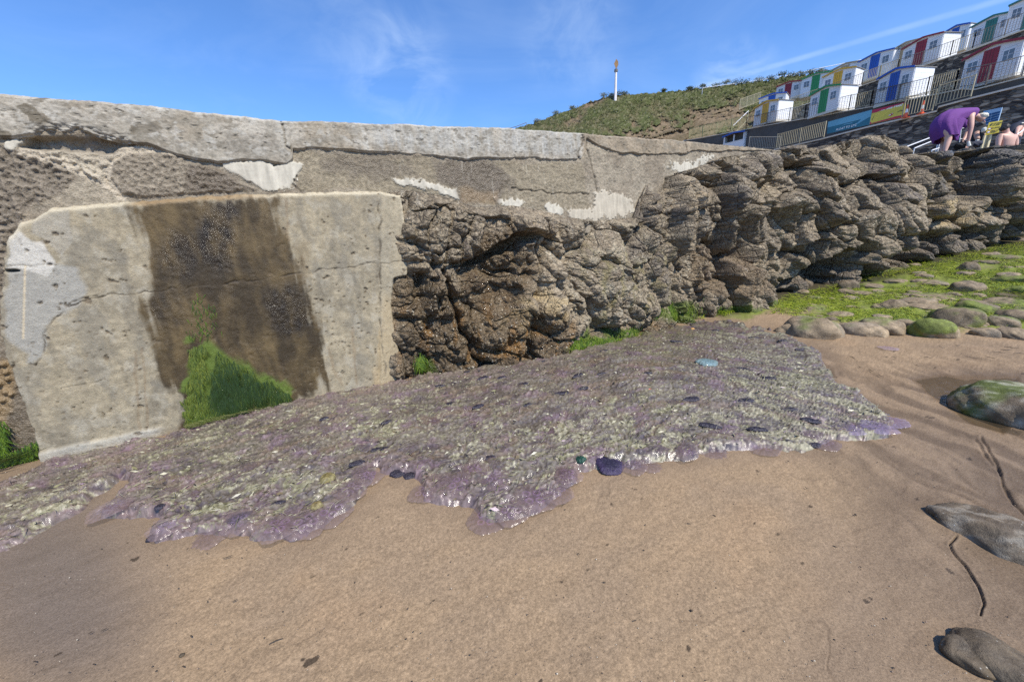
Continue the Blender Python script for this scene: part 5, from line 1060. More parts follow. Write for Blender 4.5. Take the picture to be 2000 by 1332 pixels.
# ------------------------------------------------------------------ cliff-top hill
def build_hill():
    top = [(930,285),(985,256),(1010,250),(1050,238),(1090,222),(1130,210),(1145,202),(1172,193),(1200,187),(1260,183),(1330,178),(1380,172),(1430,166),(1460,161),(1500,158),(1540,150),(1580,146),(1620,140),(1680,126),(1740,118),(1900,90),(2300,10)]
    px = np.arange(930, 2300, 2.6); t = np.interp(px, [p[0] for p in top], [p[1] for p in top])
    bot = np.interp(px, [930, 1350, 1550, 1700, 2300], [330, 330, 240, 190, 60])
    Dt = np.interp(px, [930, 1200, 1450, 1600, 1700, 2000, 2300], [74, 64, 60, 56, 50, 38, 34]); Db = np.interp(px, [930, 1200, 1350, 1500, 1560, 1700, 2300], [56, 50, 49, 50, 50, 46, 33])
    nv = 110; v = np.linspace(0, 1, nv)[:, None]; PX = np.broadcast_to(px, (nv, len(px)))
    prof = v**.85
    P = at(PX, bot+(t-bot)*v, Db+(Dt-Db)*prof); qx, qy = PX, bot+(t-bot)*v
    n1 = fbm(qx*.02, qy*.03, 5, 801); n2 = fbm(qx*.09, qy*.12, 5, 802); n3 = fbm(qx*.3, qy*.4, 4, 803)
    P[..., 1] += (.9*n1+.5*n2)*ss(1.0, .9, v); P[..., 2] += .5*n1*ss(1, .8, v)+.30*n3+.25*n2
    scree = .85*ss(-6, 6, sdpoly(qx, qy, [(1135,272),(1200,262),(1255,240),(1330,226),(1430,202),(1460,215),(1500,235),(1480,262),(1420,262),(1380,300),(1130,300)])+22*n1+18*n2-6)
    scree = np.maximum(scree, ss(-2, 3, sdpoly(qx, qy, [(1136,212),(1146,203),(1178,193),(1186,194),(1160,206),(1140,214)])))
    scree = np.maximum(scree, ss(-4, 4, sdpoly(qx, qy, [(1105,242),(1135,220),(1150,215),(1130,240),(1112,248)])+8*n2)*.7)
    scree = np.maximum(scree, ss(-3, 3, sdpoly(qx, qy, [(1360,215),(1450,205),(1450,222),(1380,226)])+8*n2)*.8)
    st = ridged(qx*.01+qy*.012, qy*.11+qx*.03, 4, 804); P[..., 1] += scree*.9*st; P[..., 2] += scree*.25*st
    c = np.empty(P.shape); c[:] = (.085, .098, .036)
    c = mixc(c, ss(-.2, .4, n1+.5*n2), (.12, .108, .055)); c = mixc(c, .7*ss(.0, .45, n2), (.055, .078, .024)); c = mixc(c, .5*ss(.2, .5, n3), (.24, .225, .16))
    c = mixc(c, .9*scree, (.155, .115, .078)); c = mixc(c, .65*scree*ss(.1, .6, st), (.25, .19, .135)); c = mixc(c, .6*scree*ss(.1, -.4, st), (.10, .075, .055))
    c *= (1+.3*n3)[..., None]; c = np.clip(c, .01, 1)
    bk = P[-1:].copy(); bk[..., 1] += 30; bk[..., 2] -= 2.0
    lo = P[:1].copy(); lo[..., 2] -= 8
    G = np.concatenate([lo, P, bk]); C = np.concatenate([c[:1], c, c[-1:]])
    M = vcmat('hillside', amp=.35, nscale=2.2, bump=.8, bdist=.25, bscale=1.6, rough=.95, spec=.2)
    o = mesh_obj('hill', G.reshape(-1, 3), grid_faces(G.shape[0], len(px)), M, loc=(20, 60, 12), col=C.reshape(-1, 3), rgh=np.ones(G.shape[:2]).ravel())
    props(o, 'green and brown cliff-top slope with bare crumbling rock below', None, None, 'structure')
    # heath: leaf clumps over the slope
    rng = np.random.default_rng(31)
    cand = rng.integers(0, P.shape[1], 26000); rowv = (rng.uniform(0, 1, 26000)**.6*(nv-1)).astype(int)
    ok = (scree[rowv, cand] < .35) & (rng.uniform(0, 1, 26000) < .4+1.3*n2[rowv, cand]+.3) & (px[cand] < 1800); b = P[rowv, cand][ok]; n = len(b)
    cl = np.array([(.06,.078,.025),(.09,.10,.035),(.13,.12,.07),(.19,.20,.155),(.05,.07,.02),(.12,.15,.04)])
    leafs(o_name='heath', base=b, size=(.06, .17), n_per=5, pal=cl, label='low heath, grass tussocks and thrift covering the cliff-top slope', cat='heath', kind='stuff', seed=32, hgt=.2)
    # bushes on the skyline
    k = 0
    for x, s_, pale in ((1050,.8,1),(1085,.8,1),(1118,.7,1),(1180,.9,1),(1196,.7,1),(1211,1.3,0),(1218,.8,0),(1296,.5,0),(1345,.5,0),(1352,.9,0),(1372,.9,0),(1398,1.0,1),(1420,.9,1),(1440,1.4,0),(1455,1.1,0),(1480,1.0,1),(1505,.9,0),(1528,.9,0),(1545,1.0,1),(1565,1.0,1),(1583,.8,1),(1600,.8,1),(1668,.9,1),(1605,.8,1)):
        i = int(np.argmin(np.abs(px-x))); p = P[-1, i]
        rg = np.random.default_rng(900+k); nn = 90; d = rg.normal(size=(nn, 3)); d /= np.linalg.norm(d, axis=1)[:, None]; d *= rg.uniform(.3, 1, nn)[:, None]
        s_ = s_*.75; bb = p+d*np.array([1.1, .9, .5])*s_+np.array([0, 0, .25*s_])
        pal = np.array([(.22,.24,.19),(.30,.31,.26),(.15,.17,.10)]) if pale else np.array([(.10,.115,.05),(.15,.15,.08),(.07,.085,.04)])
        where = {1050:'grey-green scrub low on the left skyline',1085:'grey-green scrub on the left shoulder of the hill',1118:'grey scrub just left of the rock ledge',1180:'grey scrub left of the white pole',1196:'grey scrub touching the pole foot on its left',1211:'round dark bush at the right foot of the white pole',1218:'small bush right of the one at the pole foot',1296:'tiny tuft alone on the bare skyline'}.get(x, 'wind-clipped %s bush %s' % ('silvery' if pale else 'dark green', {1345: 'left of the tall pair on mid-crest', 1352: 'first of the tall pair on mid-crest', 1372: 'where the cliff-top handrail begins', 1398: 'just right of the handrail start', 1420: 'below the first handrail post gap', 1440: 'tallest on the crest under the small cloud', 1455: 'right beside the tallest crest bush', 1480: 'on the crest left of the red-doored back hut', 1505: 'above the leftmost blue hut', 1528: 'above the red-doored back hut', 1545: 'right above the roof of the small red-doored hut', 1565: 'above the left eave of the green back hut', 1583: 'above the middle of the green back hut', 1600: 'above the right eave of the green back hut', 1668: 'between the yellow and blue back roofs', 1605: 'behind the ridge of the green back hut'}.get(x, 'on the crest')))
        leafs('bush', bb, (.07, .16), 4, pal, where, 'bush', None, 40+k, .15, group='bushes along the skyline'); k += 1
    return P

def leafs(o_name, base, size, n_per, pal, label, cat, kind, seed, hgt, group=None):
    rng = np.random.default_rng(seed); n = len(base)*n_per; b = np.repeat(base, n_per, 0)+rng.normal(0, 1, (n, 3))*np.array([.16, .16, .07])
    b[:, 2] += rng.uniform(0, hgt*.6, n); s = rng.uniform(*size, n)[:, None]
    a = rng.normal(size=(n, 3)); a /= np.linalg.norm(a, axis=1)[:, None]; c_ = np.cross(a, rng.normal(size=(n, 3))); c_ /= np.linalg.norm(c_, axis=1)[:, None]
    V = np.stack([b-a*s*.5, b+c_*s*.35, b+a*s*.6, b-c_*s*.35], 1).reshape(-1, 3); F = np.arange(n*4).reshape(n, 4)
    ch = rng.integers(0, len(pal), len(base)); col = np.repeat(np.repeat(pal[ch], n_per, 0)*rng.uniform(.7, 1.3, (n, 1)), 4, 0)
    M = bpy.data.materials.get('heath_leaf') or vcmat('heath_leaf', amp=.2, nscale=3, bump=.1, bdist=.01, rough=.8, spec=.2)
    o = mesh_obj(o_name, V, F, M, loc=tuple(base.mean(0)), col=col, rgh=np.full(len(V), .8), smooth=False)
    return props(o, label, cat, group, kind)

# ------------------------------------------------------------------ terraces
T1 = [(1335,275,47),(1372,269,44.5),(1460,252,39),(1498,244.5,37),(1560,233.5,34),(1608,225.5,32),(1640,219,31),(1720,205,28.2),(1812,187,25.6),(1880,173,23.8),(1906,174,23.2),(2000,150,21.2),(2150,112,19)]
T0 = [(1512,292,31.5),(1600,272,28.6),(1650,259,27),(1700,246,25.6),(1830,216,22.9),(1833,208,22.8),(1900,190,21.7),(2000,165,20.2),(2150,126,18.4)]
T2 = [(1538,215,43),(1600,195,41),(1657,177,38.8),(1718,155,36.3),(1758,142,34.7),(1798,129.5,33.2),(1861,109,31.2),(1906,94,29.9),(2000,58,27.6),(2150,-5,25)]
def pline(T):
    return np.array([at(float(x), float(y), D) for x, y, D in T])
def seg_at(T, px):
    xs = [p[0] for p in T]; i = max(0, min(len(T)-2, int(np.searchsorted(xs, px))-1)); a, b = at(*map(float, T[i])), at(*map(float, T[i+1]))
    d = (a-b)[:2]; return d/np.linalg.norm(d)
def curtain(name, pts, drop, back, mat, cap_mat, label, cat, cap=(.30, .10), back_drop=0, faceoff=0.0):
    """retaining wall under a terrace edge, its coping and the deck behind"""
    pts = np.array(pts); tg = np.gradient(pts[:, :2], axis=0); tg /= np.linalg.norm(tg, axis=1)[:, None]; inn = np.stack([-tg[:, 1], tg[:, 0]], 1)
    if (inn[:, 0].mean() < 0): inn = -inn
    root = empty(name, tuple(pts[len(pts)//2]), label, cat)
    # densify
    q = []; ii = []
    for a, b, ia, ib in zip(pts[:-1], pts[1:], inn[:-1], inn[1:]):
        n = max(2, int(np.linalg.norm(b-a)/.35))
        for k in range(n): f_ = k/n; q.append(a*(1-f_)+b*f_); ii.append(ia*(1-f_)+ib*f_)
    q.append(pts[-1]); ii.append(inn[-1]); q = np.array(q); ii = np.array(ii)
    nz = max(3, int(drop/.3)); z = np.linspace(0, 1, nz); arc = np.concatenate([[0], np.cumsum(np.linalg.norm(np.diff(q, axis=0), axis=1))])
    G = np.repeat(q[None], nz, 0); G[..., 2] -= z[:, None]*drop; S = np.broadcast_to(arc, G.shape[:2])
    o_ = .10*fbm(S*.9, G[..., 2]*.9, 4, 611)+faceoff; G[..., :2] += ii[None]*(o_[..., None]+.03)
    mesh_obj('wall_face', G.reshape(-1, 3), grid_faces(nz, len(q)), mat, root)
    b2 = MB(); n = len(q)
    def strip(y0, y1, zt, zb, mat_, nm):
        V = []; 
        for p, i_ in zip(q, ii):
            for yy, zz in ((y0, zb), (y0, zt), (y1, zt), (y1, zb)): V.append((p[0]+i_[0]*yy, p[1]+i_[1]*yy, p[2]+zz))
        F = []
        for k in range(n-1):
            for e in range(4): F.append((k*4+e, k*4+(e+1) % 4, (k+1)*4+(e+1) % 4, (k+1)*4+e))
        F += [(0, 1, 2, 3), tuple((n-1)*4+e for e in (3, 2, 1, 0))]
        mesh_obj(nm, np.array(V), F, mat_, root, smooth=False)
    strip(-.06, cap[0], .0, -cap[1], cap_mat, 'coping')
    strip(cap[0]+.002, back, -.02, -.25, DECK, 'deck')
    return root
def rail_fence(pts, h, label, group, col, pick=.13, mesh=False, post_every=1.9, rails=(1.0, .08), r=.013):
    pts = np.array(pts); root = empty('fence', tuple(pts[0]), label, 'fence', group)
    arc = np.concatenate([[0], np.cumsum(np.linalg.norm(np.diff(pts, axis=0), axis=1))]); L_ = arc[-1]
    f = lambda s: np.array([np.interp(s, arc, pts[:, i]) for i in range(3)])
    for hh in rails:
        b = MB(); b.tube([f(s)+V3(0, 0, h*hh) for s in np.linspace(0, L_, max(2, int(L_/2)+1))], .022, 6); b.build('rail', col, root)
    n = max(1, int(round(L_/post_every)))
    for k in range(n+1):
        p = f(L_*k/n); MB().box(p+V3(0, 0, h*.52), (.05, .05, h*1.04)).build('post', col, root)
    b = MB(); m_ = int(L_/pick)
    for k in range(1, m_):
        p = f(L_*k/m_)
        b.box(p+V3(0, 0, h*(rails[0]+rails[1])/2), (r*2, r*2, h*(rails[0]-rails[1])))
    if mesh:
        for k in range(1, 7):
            b.tube([f(s)+V3(0, 0, h*(rails[1]+(rails[0]-rails[1])*k/7)) for s in (0, L_/2, L_)], r*.5, 4)
    b.build('picket_panel' if not mesh else 'grid_panel', col, root)
    return root

def hut(T, pxL, pyL, D, pxR, colname, label, eave=1.65, apex=2.15, depth=1.9, open_front=False, side_windows=False):
    pL = at(float(pxL), float(pyL), D); dv = -seg_at(T, (pxL+pxR)/2)      # along the front, left to right in the photo
    lo, hi = .5, 7.0
    for _ in range(30):
        w = (lo+hi)/2; q = pL+V3(dv[0]*w, dv[1]*w, 0)
        x, _y = pj(q)
        if x < pxR: lo = w
        else: hi = w
    bk = np.array([-dv[1], dv[0]])
    if bk[0] < 0: bk = -bk
    root = empty('beach_hut', tuple(pL), label, 'beach hut', 'painted beach huts on the terraces', rz=math.atan2(dv[1], dv[0]))
    sgn = 1.0 if (-math.sin(root.rotation_euler[2])*bk[0]+math.cos(root.rotation_euler[2])*bk[1]) > 0 else -1.0
    C_ = HUTC[colname]; LB = lambda b, nm, mt, par=root: b.build(nm, mt, par, local=True)
    d = depth*sgn
    # gable walls with a shallow arched roof: outline sampled as a soft curve
    nseg = 10; eave *= .97; apex = eave+(apex-eave)*.48; arc = [(w*k/nseg, eave+(apex-eave)*(1-abs(2*k/nseg-1)**1.12)) for k in range(nseg+1)]
    # slight asymmetry as a kinked ridge
    def outline(y): return [(0, y, 0), (w, y, 0)]+[(x, y, z) for x, z in arc[::-1]]
    if not open_front:
        b = MB(); b.prism(outline(0), (0, .05*sgn, 0)); LB(b, 'front_wall', HUTW)
    else:
        b = MB(); b.box((w*.04, .05*sgn, eave*.5), (.1, .1, eave)).box((w*.96, .05*sgn, eave*.5), (.1, .1, eave)).box((w/2, .05*sgn, eave*.5), (.1, .1, eave)).box((w/2, .05*sgn, .35), (w, .06, .7)).box((w/2, .04*sgn, .72), (w, .1, .05)); LB(b, 'front_frame', HUTW)
    for x in (0, w):
        b = MB()
        for k in range(11):
            z0 = eave*k/11; b.box((x-(.012 if x == 0 else -.012), d*.5+.026*sgn, z0+eave/22), (.035+.008*(k % 2), abs(d)-.06, eave/11))
        LB(b, 'side_wall', HUTS)
    b = MB(); b.prism(outline(d-.05*sgn), (0, .05*sgn, 0)); LB(b, 'back_wall', HUTW)
    V = []; F = []
    for x, z in arc:
        xx = (x-w/2)*1.07+w/2
        for y in (-.13*sgn, d+.1*sgn):
            for dz in (.02, .07): V.append((xx, y, z+dz))
    for k in range(nseg):
        a = k*4; e = a+4
        F += [(a, e, e+2, a+2), (a+1, a+3, e+3, e+1), (a, a+1, e+1, e), (a+2, e+2, e+3, a+3)]
    F += [(0, 2, 3, 1), (nseg*4, nseg*4+1, nseg*4+3, nseg*4+2)]
    mesh_obj('roof', np.array(V), F, ROOF, root, smooth=False, local=True)
    b = MB()
    for (x0, z0), (x1, z1) in zip(arc[:-1], arc[1:]):
        x0, x1 = (x0-w/2)*1.075+w/2, (x1-w/2)*1.075+w/2
        b.prism([(x0, 0, z0-.045), (x1, 0, z1-.045), (x1, 0, z1+.085), (x0, 0, z0+.085)], (0, .03, 0))
    b.v = [(v[0], v[1]*sgn-.165*sgn, v[2]) for v in b.v]; LB(b, 'bargeboard', C_)
    if not open_front:
        y = -.02*sgn
        def panel(cx, cz, sx, sz, nm, mt, th=.05): b_ = MB(); b_.box((cx, y, cz), (sx, th, sz)); return b_.build(nm, mt, root, local=True)
        dr = panel(w*.48, eave*.5+.06, w*.27, eave*1.05, 'door', C_)
        for k in range(1, 4): b_ = MB(); b_.box((w*.47-w*.12+w*.06*k, -.046*sgn, eave*.5+.08), (.012, .012, eave*.94)); b_.build('plank_joint', DARKGAP, dr, local=True)
        for cx in (.18, .81):
            wn_ = panel(w*cx, eave*.68, w*.21, eave*.36, 'window', HUTW, .07)
            b_ = MB(); b_.box((w*cx, -.052*sgn, eave*.66), (w*.175, .02, eave*.31)); b_.build('pane', GLASS, wn_, local=True)
            b_ = MB(); b_.box((w*cx, -.067*sgn, eave*.66), (.025, .014, eave*.28)).box((w*cx, -.067*sgn, eave*.66), (w*.155, .012, .02)); b_.build('glazing_bar', HUTW, wn_, local=True)
        for cx, ww in ((.17, .30), (.82, .33)):
            b = MB()
            for k in range(1, 12): b.box((w*cx, -.003*sgn, eave*k/12), (w*ww, .012, .012))
            LB(b, 'board_joint', HUTJ)
    # plinth
    b = MB(); b.box((w/2, d/2, -.09), (w*1.02, abs(d)*1.02, .18)); LB(b, 'plinth', WHITEEDGE)
    return root

def text_mesh(name, body, size, mat, parent, loc, ux, uy, nrm, align='CENTER', slant=0.0, weight=.0):
    cu = bpy.data.curves.new(name, 'FONT'); cu.body = body; cu.size = size; cu.align_x = align; cu.align_y = 'CENTER'; cu.offset = weight; cu.shear = slant
    o = bpy.data.objects.new(name, cu); SC.collection.objects.link(o)
    dg = bpy.context.evaluated_depsgraph_get(); me = bpy.data.meshes.new_from_object(o.evaluated_get(dg)); bpy.data.objects.remove(o)
    v = np.array([tuple(q.co) for q in me.vertices]); fs = [tuple(p.vertices) for p in me.polygons]; bpy.data.meshes.remove(me)
    ux, uy, nrm, loc = (np.array(a, float) for a in (ux, uy, nrm, loc))
    V = loc+v[:, :1]*ux+v[:, 1:2]*uy+nrm*.004
    return mesh_obj(name, V, fs, mat, parent, smooth=False)
def quad_sign(name, TL, TR, BR, BL, mat, label, cat, th=.03, group=None):
    TL, TR, BR, BL = (np.array(p, float) for p in (TL, TR, BR, BL))
    n = np.cross(TR-TL, BL-TL); n /= np.linalg.norm(n)
    if n@(TL-np.array([0, 0, EYE])) > 0: n = -n
    root = empty(name, tuple(BL), label, cat, group); b = MB(); b.prism([BL-n*th, BR-n*th, TR-n*th, TL-n*th], n*th); b.build('panel', mat, root)
    ux = TR-TL; W_ = np.linalg.norm(ux); ux /= W_; uy = TL-BL; H_ = np.linalg.norm(uy); uy /= H_
    P_ = lambda a, c, o=0.0: BL+(TR-TL)*a*(1-c*0)+(TL-BL)*c+n*o
    def Pq(a, c, o=0.0): return (BL*(1-a)+BR*a)*(1-c)+(TL*(1-a)+TR*a)*c+n*o
    def patch(nm, a0, c0, a1, c1, mt, o=.003): return mesh_obj(nm, np.array([Pq(a0, c0, o), Pq(a1, c0, o), Pq(a1, c1, o), Pq(a0, c1, o)]), [(0, 1, 2, 3)], mt, root, smooth=False)
    return root, Pq, patch, ux, uy, n, W_, H_

def stone_wall_mat():
    M, t, b = newmat('rubble_masonry'); lk = t.links; tcn = node(t, 'ShaderNodeTexCoord'); mp = node(t, 'ShaderNodeMapping'); mp.inputs['Scale'].default_value = (1.6, 1.6, 4.0); lk.new(tcn.outputs['Object'], mp.inputs[0])
    v = node(t, 'ShaderNodeTexVoronoi'); v.inputs['Scale'].default_value = 1.7; v.inputs['Randomness'].default_value = .9; lk.new(mp.outputs[0], v.inputs['Vector'])
    v2 = node(t, 'ShaderNodeTexVoronoi', feature='DISTANCE_TO_EDGE'); v2.inputs['Scale'].default_value = 1.7; v2.inputs['Randomness'].default_value = .9; lk.new(mp.outputs[0], v2.inputs['Vector'])
    bw = node(t, 'ShaderNodeRGBToBW'); lk.new(v.outputs['Color'], bw.inputs[0])
    cr = node(t, 'ShaderNodeValToRGB'); el = cr.color_ramp.elements; el[0].position = .15; el[0].color = (.028, .026, .027, 1); el[1].position = .85; el[1].color = (.38, .33, .26, 1)
    e = el.new(.5); e.color = (.10, .088, .075, 1); lk.new(bw.outputs[0], cr.inputs[0])
    nz = node(t, 'ShaderNodeTexNoise'); nz.inputs['Scale'].default_value = 1.3; nz.inputs['Detail'].default_value = 5; lk.new(tcn.outputs['Object'], nz.inputs['Vector'])
    mx = node(t, 'ShaderNodeMix', data_type='RGBA'); nr = node(t, 'ShaderNodeMapRange'); nr.inputs[1].default_value = .5; nr.inputs[2].default_value = .8; lk.new(nz.outputs[0], nr.inputs[0]); lk.new(nr.outputs[0], mx.inputs[0]); lk.new(cr.outputs[0], mx.inputs[6]); mx.inputs[7].default_value = (.07, .062, .058, 1); lk.new(mx.outputs[2], b.inputs['Base Color'])
    r = node(t, 'ShaderNodeMapRange'); r.inputs[2].default_value = .12; lk.new(v2.outputs['Distance'], r.inputs[0]); bp = node(t, 'ShaderNodeBump'); bp.inputs['Strength'].default_value = .9; bp.inputs['Distance'].default_value = .08
    lk.new(r.outputs[0], bp.inputs['Height']); lk.new(bp.outputs[0], b.inputs['Normal']); b.inputs['Roughness'].default_value = .85; return M

def build_terraces():
    global DECK, HUTW, HUTS, HUTJ, ROOF, DARKGAP, GLASS, WHITEEDGE, HUTC
    RUB = stone_wall_mat(); CONC = pmat('dark_concrete', (.085, .08, .075), .9, .3, 1.2, .4, 9)
    DECK = pmat('deck_concrete', (.38, .355, .31), .9, .15, 1.5); WHITEEDGE = pmat('white_edging', (.62, .58, .50), .8, .2, 3)
    HUTW = pmat('white_boards_shaded', (.72, .73, .75), .55, .06, 3); HUTS = pmat('white_cladding_lit', (.80, .80, .80), .5, .04, 3); HUTJ = pmat('board_shadow_gap', (.45, .46, .48), .7)  # front white bluer and darker, sides brighter: shade and sun put into the colour
    ROOF = pmat('felt_roof', (.22, .215, .21), .9, .15, 4); DARKGAP = pmat('dark_gap', (.05, .05, .05), .8)
    GLASS = pmat('hut_glass', (.13, .15, .17), .12, .1, 2, spec=.7)
    HUTC = dict(yellow=pmat('yellow_paint', (.62, .36, .03), .5, .08, 3), green=pmat('green_paint', (.02, .24, .07), .5, .08, 3), blue=pmat('blue_paint', (.012, .085, .42), .5, .08, 3), red=pmat('red_paint', (.26, .012, .025), .5, .08, 3), teal=pmat('teal_paint', (.03, .17, .14), .5, .08, 3), tan=pmat('tan_paint', (.42, .32, .19), .5, .1, 3), lime=pmat('pale_green_paint', (.19, .30, .09), .5, .1, 3))
    FG = pmat('galvanised_rail', (.30, .28, .235), .6, .15, 5); FT = pmat('buff_rail', (.38, .335, .22), .7, .15, 5); FY = pmat('olive_rail', (.33, .33, .15), .7, .15, 5); FD = pmat('dark_rail', (.16, .14, .12), .6)
    p0, p1, p2 = pline(T0), pline(T1), pline(T2)
    curtain('retaining_wall', p0, 6.2, 1.2, RUB, WHITEEDGE, 'dark rubble wall with a white-edged top behind the bathers', 'retaining wall', cap=(.30, .09))
    curtain('retaining_wall', p1, 2.4, 7.5, CONC, WHITEEDGE, 'dark concrete terrace wall carrying the lower row of huts', 'retaining wall', cap=(.25, .07))
    curtain('retaining_wall', p2, 5.5, 7.5, RUB, WHITEEDGE, 'dark stone terrace wall carrying the upper row of huts', 'retaining wall', cap=(.25, .07))
    # lower row
    hut(T1, 1471, 247, 38.3, 1516, 'yellow', 'white hut with a yellow door, furthest left in the lower row')
    hut(T1, 1578, 229, 33.0, 1635, 'green', 'white hut with a green door in the lower row', eave=1.7, apex=2.25)
    hut(T1, 1707, 207, 28.5, 1775, 'blue', 'white hut with a blue door in the lower row, above the red and yellow sign', eave=1.8, apex=2.35)
    hut(T1, 1872, 175, 24.4, 1983, 'red', 'large white hut with a dark red door at the right of the lower row', eave=1.7, apex=2.3)
    # upper front row
    hut(T2, 1480, 226, 45.5, 1531, 'blue', 'white hut with a blue door just above the yellow-doored lower one', eave=1.8, apex=2.2)
    hut(T2, 1602, 193, 41.8, 1664, 'yellow', 'white hut with a yellow door in the upper row, lit side wall to the right', eave=2.1, apex=2.65)
    hut(T2, 1756, 142, 35.8, 1832, 'red', 'white hut with a red door in the upper row against the sky', eave=1.95, apex=2.5)
    # upper back row
    hut(T2, 1514, 199, 50.5, 1562, 'red', 'small white hut with a dark red door, leftmost of the back row', eave=1.75, apex=2.2)
    hut(T2, 1562, 190, 48.0, 1620, 'green', 'white hut with a green door in the back row left of the yellow-roofed ones', eave=2.0, apex=2.5)
    hut(T2, 1616, 180, 47.0, 1676, 'tan', 'hut showing only its buff roof edge behind the yellow-doored one', eave=2.3, apex=2.9)
    hut(T2, 1672, 162, 43.0, 1738, 'blue', 'white hut with a blue door in the back row', eave=2.1, apex=2.6)
    hut(T2, 1732, 146, 41.0, 1790, 'tan', 'plain buff-trimmed hut behind the red-doored upper one', eave=2.2, apex=2.7)
    hut(T2, 1832, 112, 37.5, 1884, 'blue', 'white hut with blue roof trim partly behind the fence at upper right', eave=2.0, apex=2.5)
    hut(T2, 1888, 97, 34.0, 1972, 'teal', 'white hut with teal trim and a pale green door at upper right', eave=1.7, apex=2.3)
    hut(T2, 1958, 70, 31.0, 2060, 'teal', 'tall white hut with teal trim cut off by the right border', eave=2.1, apex=2.6)
    hut(T0, 1411, 296, 41.5, 1452, 'blue', 'low white kiosk with a blue roof edge and open front behind the wall top', eave=1.45, apex=1.75, open_front=True)
    hut(T0, 1374, 300, 46.0, 1398, 'red', 'hut showing only a red roof edge above the wall top', eave=1.3, apex=1.5)
    # fences, each run a thing
    def run(T, a, b, lift=0.0, inset=-.28, n=8):
        xs = np.linspace(a, b, n); P = pline(T); X = [t[0] for t in T]; ys = np.interp(xs, X, [t[1] for t in T]); Ds = np.interp(xs, X, [t[2] for t in T])
        q = at(xs, ys, Ds); q[:, 0] += inset; q[:, 2] += lift; return q
    rail_fence(run(T1, 1350, 1462), 1.25, 'olive pale fence on the lower terrace left of the huts', 'terrace fences', FY, .16)
    rail_fence(run(T1, 1462, 1546), 1.05, 'grey rail fence in front of the lower yellow-doored hut', 'terrace fences', FD, .20, True, r=.008)
    rail_fence(run(T1, 1546, 1577), 1.05, 'buff paling between the lower yellow and green huts', 'terrace fences', FT, .15)
    rail_fence(run(T1, 1577, 1664), 1.05, 'grey rail fence in front of the green-doored hut', 'terrace fences', FD, .20, True, r=.008)
    rail_fence(run(T1, 1664, 1707), 1.05, 'buff paling between the green and blue lower huts', 'terrace fences', FT, .14)
    rail_fence(run(T1, 1707, 1816), 1.05, 'grey rail fence in front of the lower blue-doored hut', 'terrace fences', FD, .18, True, r=.008)
    rail_fence(run(T1, 1816, 1872), 1.10, 'tall buff paling right of the lower blue-doored hut', 'terrace fences', FT, .13)
    rail_fence(run(T1, 1872, 2100), 1.05, 'grey rail fence in front of the large red-doored hut', 'terrace fences', FD, .18, True, r=.008)
    rail_fence(run(T0, 1522, 1616), 1.05, 'buff paling on the pool deck left of the teal banner', 'terrace fences', FT, .13)
    rail_fence(run(T0, 1770, 1829), 1.15, 'buff paling behind the traffic cones', 'terrace fences', FT, .13)
    rail_fence(run(T0, 1836, 1905), 1.10, 'buff paling gate at the top of the pool steps', 'terrace fences', FT, .13)
    q = at(np.array([1462., 1522.]), np.array([291., 292.]), np.array([33., 31.4])); rail_fence(q, .95, 'grey railing rising beside the white kiosk', 'terrace fences', FG, .13)
    rail_fence(run(T2, 1547, 1600), 1.05, 'buff paling on the upper terrace left of the yellow-doored hut', 'terrace fences', FT, .14)
    rail_fence(run(T2, 1600, 1688), 1.05, 'grey rail fence in front of the upper yellow-doored hut', 'terrace fences', FD, .20, True, r=.009)
    rail_fence(run(T2, 1688, 1757), 1.10, 'buff paling under the upper blue-doored hut', 'terrace fences', FT, .14)
    rail_fence(run(T2, 1757, 1862), 1.05, 'grey rail fence in front of the upper red-doored hut', 'terrace fences', FD, .18, True, r=.009)
    rail_fence(run(T2, 1862, 1906), 1.05, 'buff paling at the upper right where a bather hangs towels', 'terrace fences', FT, .14)
    rail_fence(run(T2, 1906, 2120), 1.05, 'grey rail fence along the upper right terrace', 'terrace fences', FD, .16, True, r=.009)
    q = at(np.array([1444., 1484.]), np.array([215., 200.]), np.array([44., 46.])); rail_fence(q, 1.1, 'weathered paling on the bank left of the huts', 'terrace fences', FT, .2)
    # skyline handrail on the cliff top
    X = np.array([1372., 1420, 1465, 1540, 1605, 1670, 1735]); Y = np.array([172.5, 166, 160, 148, 133, 120, 106]); q = at(X, Y, np.full(7, 60.)); root = empty('handrail', tuple(q[0]), 'thin cliff-top handrail against the sky above the hill', 'handrail')
    wm = pmat('rail_white', (.62, .62, .66), .5); b = MB(); b.tube(q, .045, 6); b.build('rail', wm, root)
    for p in (q[0], q[2], q[3], q[4], q[6]): MB().tube([p-V3(0, 0, 1.6), p], .035, 6).build('post', wm, root)
    # left skyline rail
    q = at(np.array([985., 1008, 1028]), np.array([254., 247.5, 240.]), np.full(3, 40.)); root = empty('handrail', tuple(q[0]), 'short dark handrail showing over the wall top at the foot of the hill', 'handrail')
    b = MB(); b.tube(q, .03, 6); b.build('rail', FD, root)
    for p in q: MB().tube([p-V3(0, 0, 1.3), p], .025, 6).build('post', FD, root)
    # steps and handrails down from the lower terrace at the left
    q = at(np.array([1432., 1462.]), np.array([246., 217.]), np.array([41., 41.])); root = empty('stair_rail', tuple(q[0]), 'pale stair handrail climbing the bank left of the yellow-doored hut', 'handrail')
    b = MB(); b.tube(q, .04, 6); b.build('rail', wm, root); q2 = q-V3(0, 0, .9); q2[0] += V3(.1, 0, 0); b = MB(); b.tube(q2, .035, 6); b.build('stringer', FT, root)
    for k in (0, .5, 1): p = q[0]*(1-k)+q[1]*k; MB().tube([p-V3(0, 0, .95), p], .03, 6).build('baluster', FT, root)
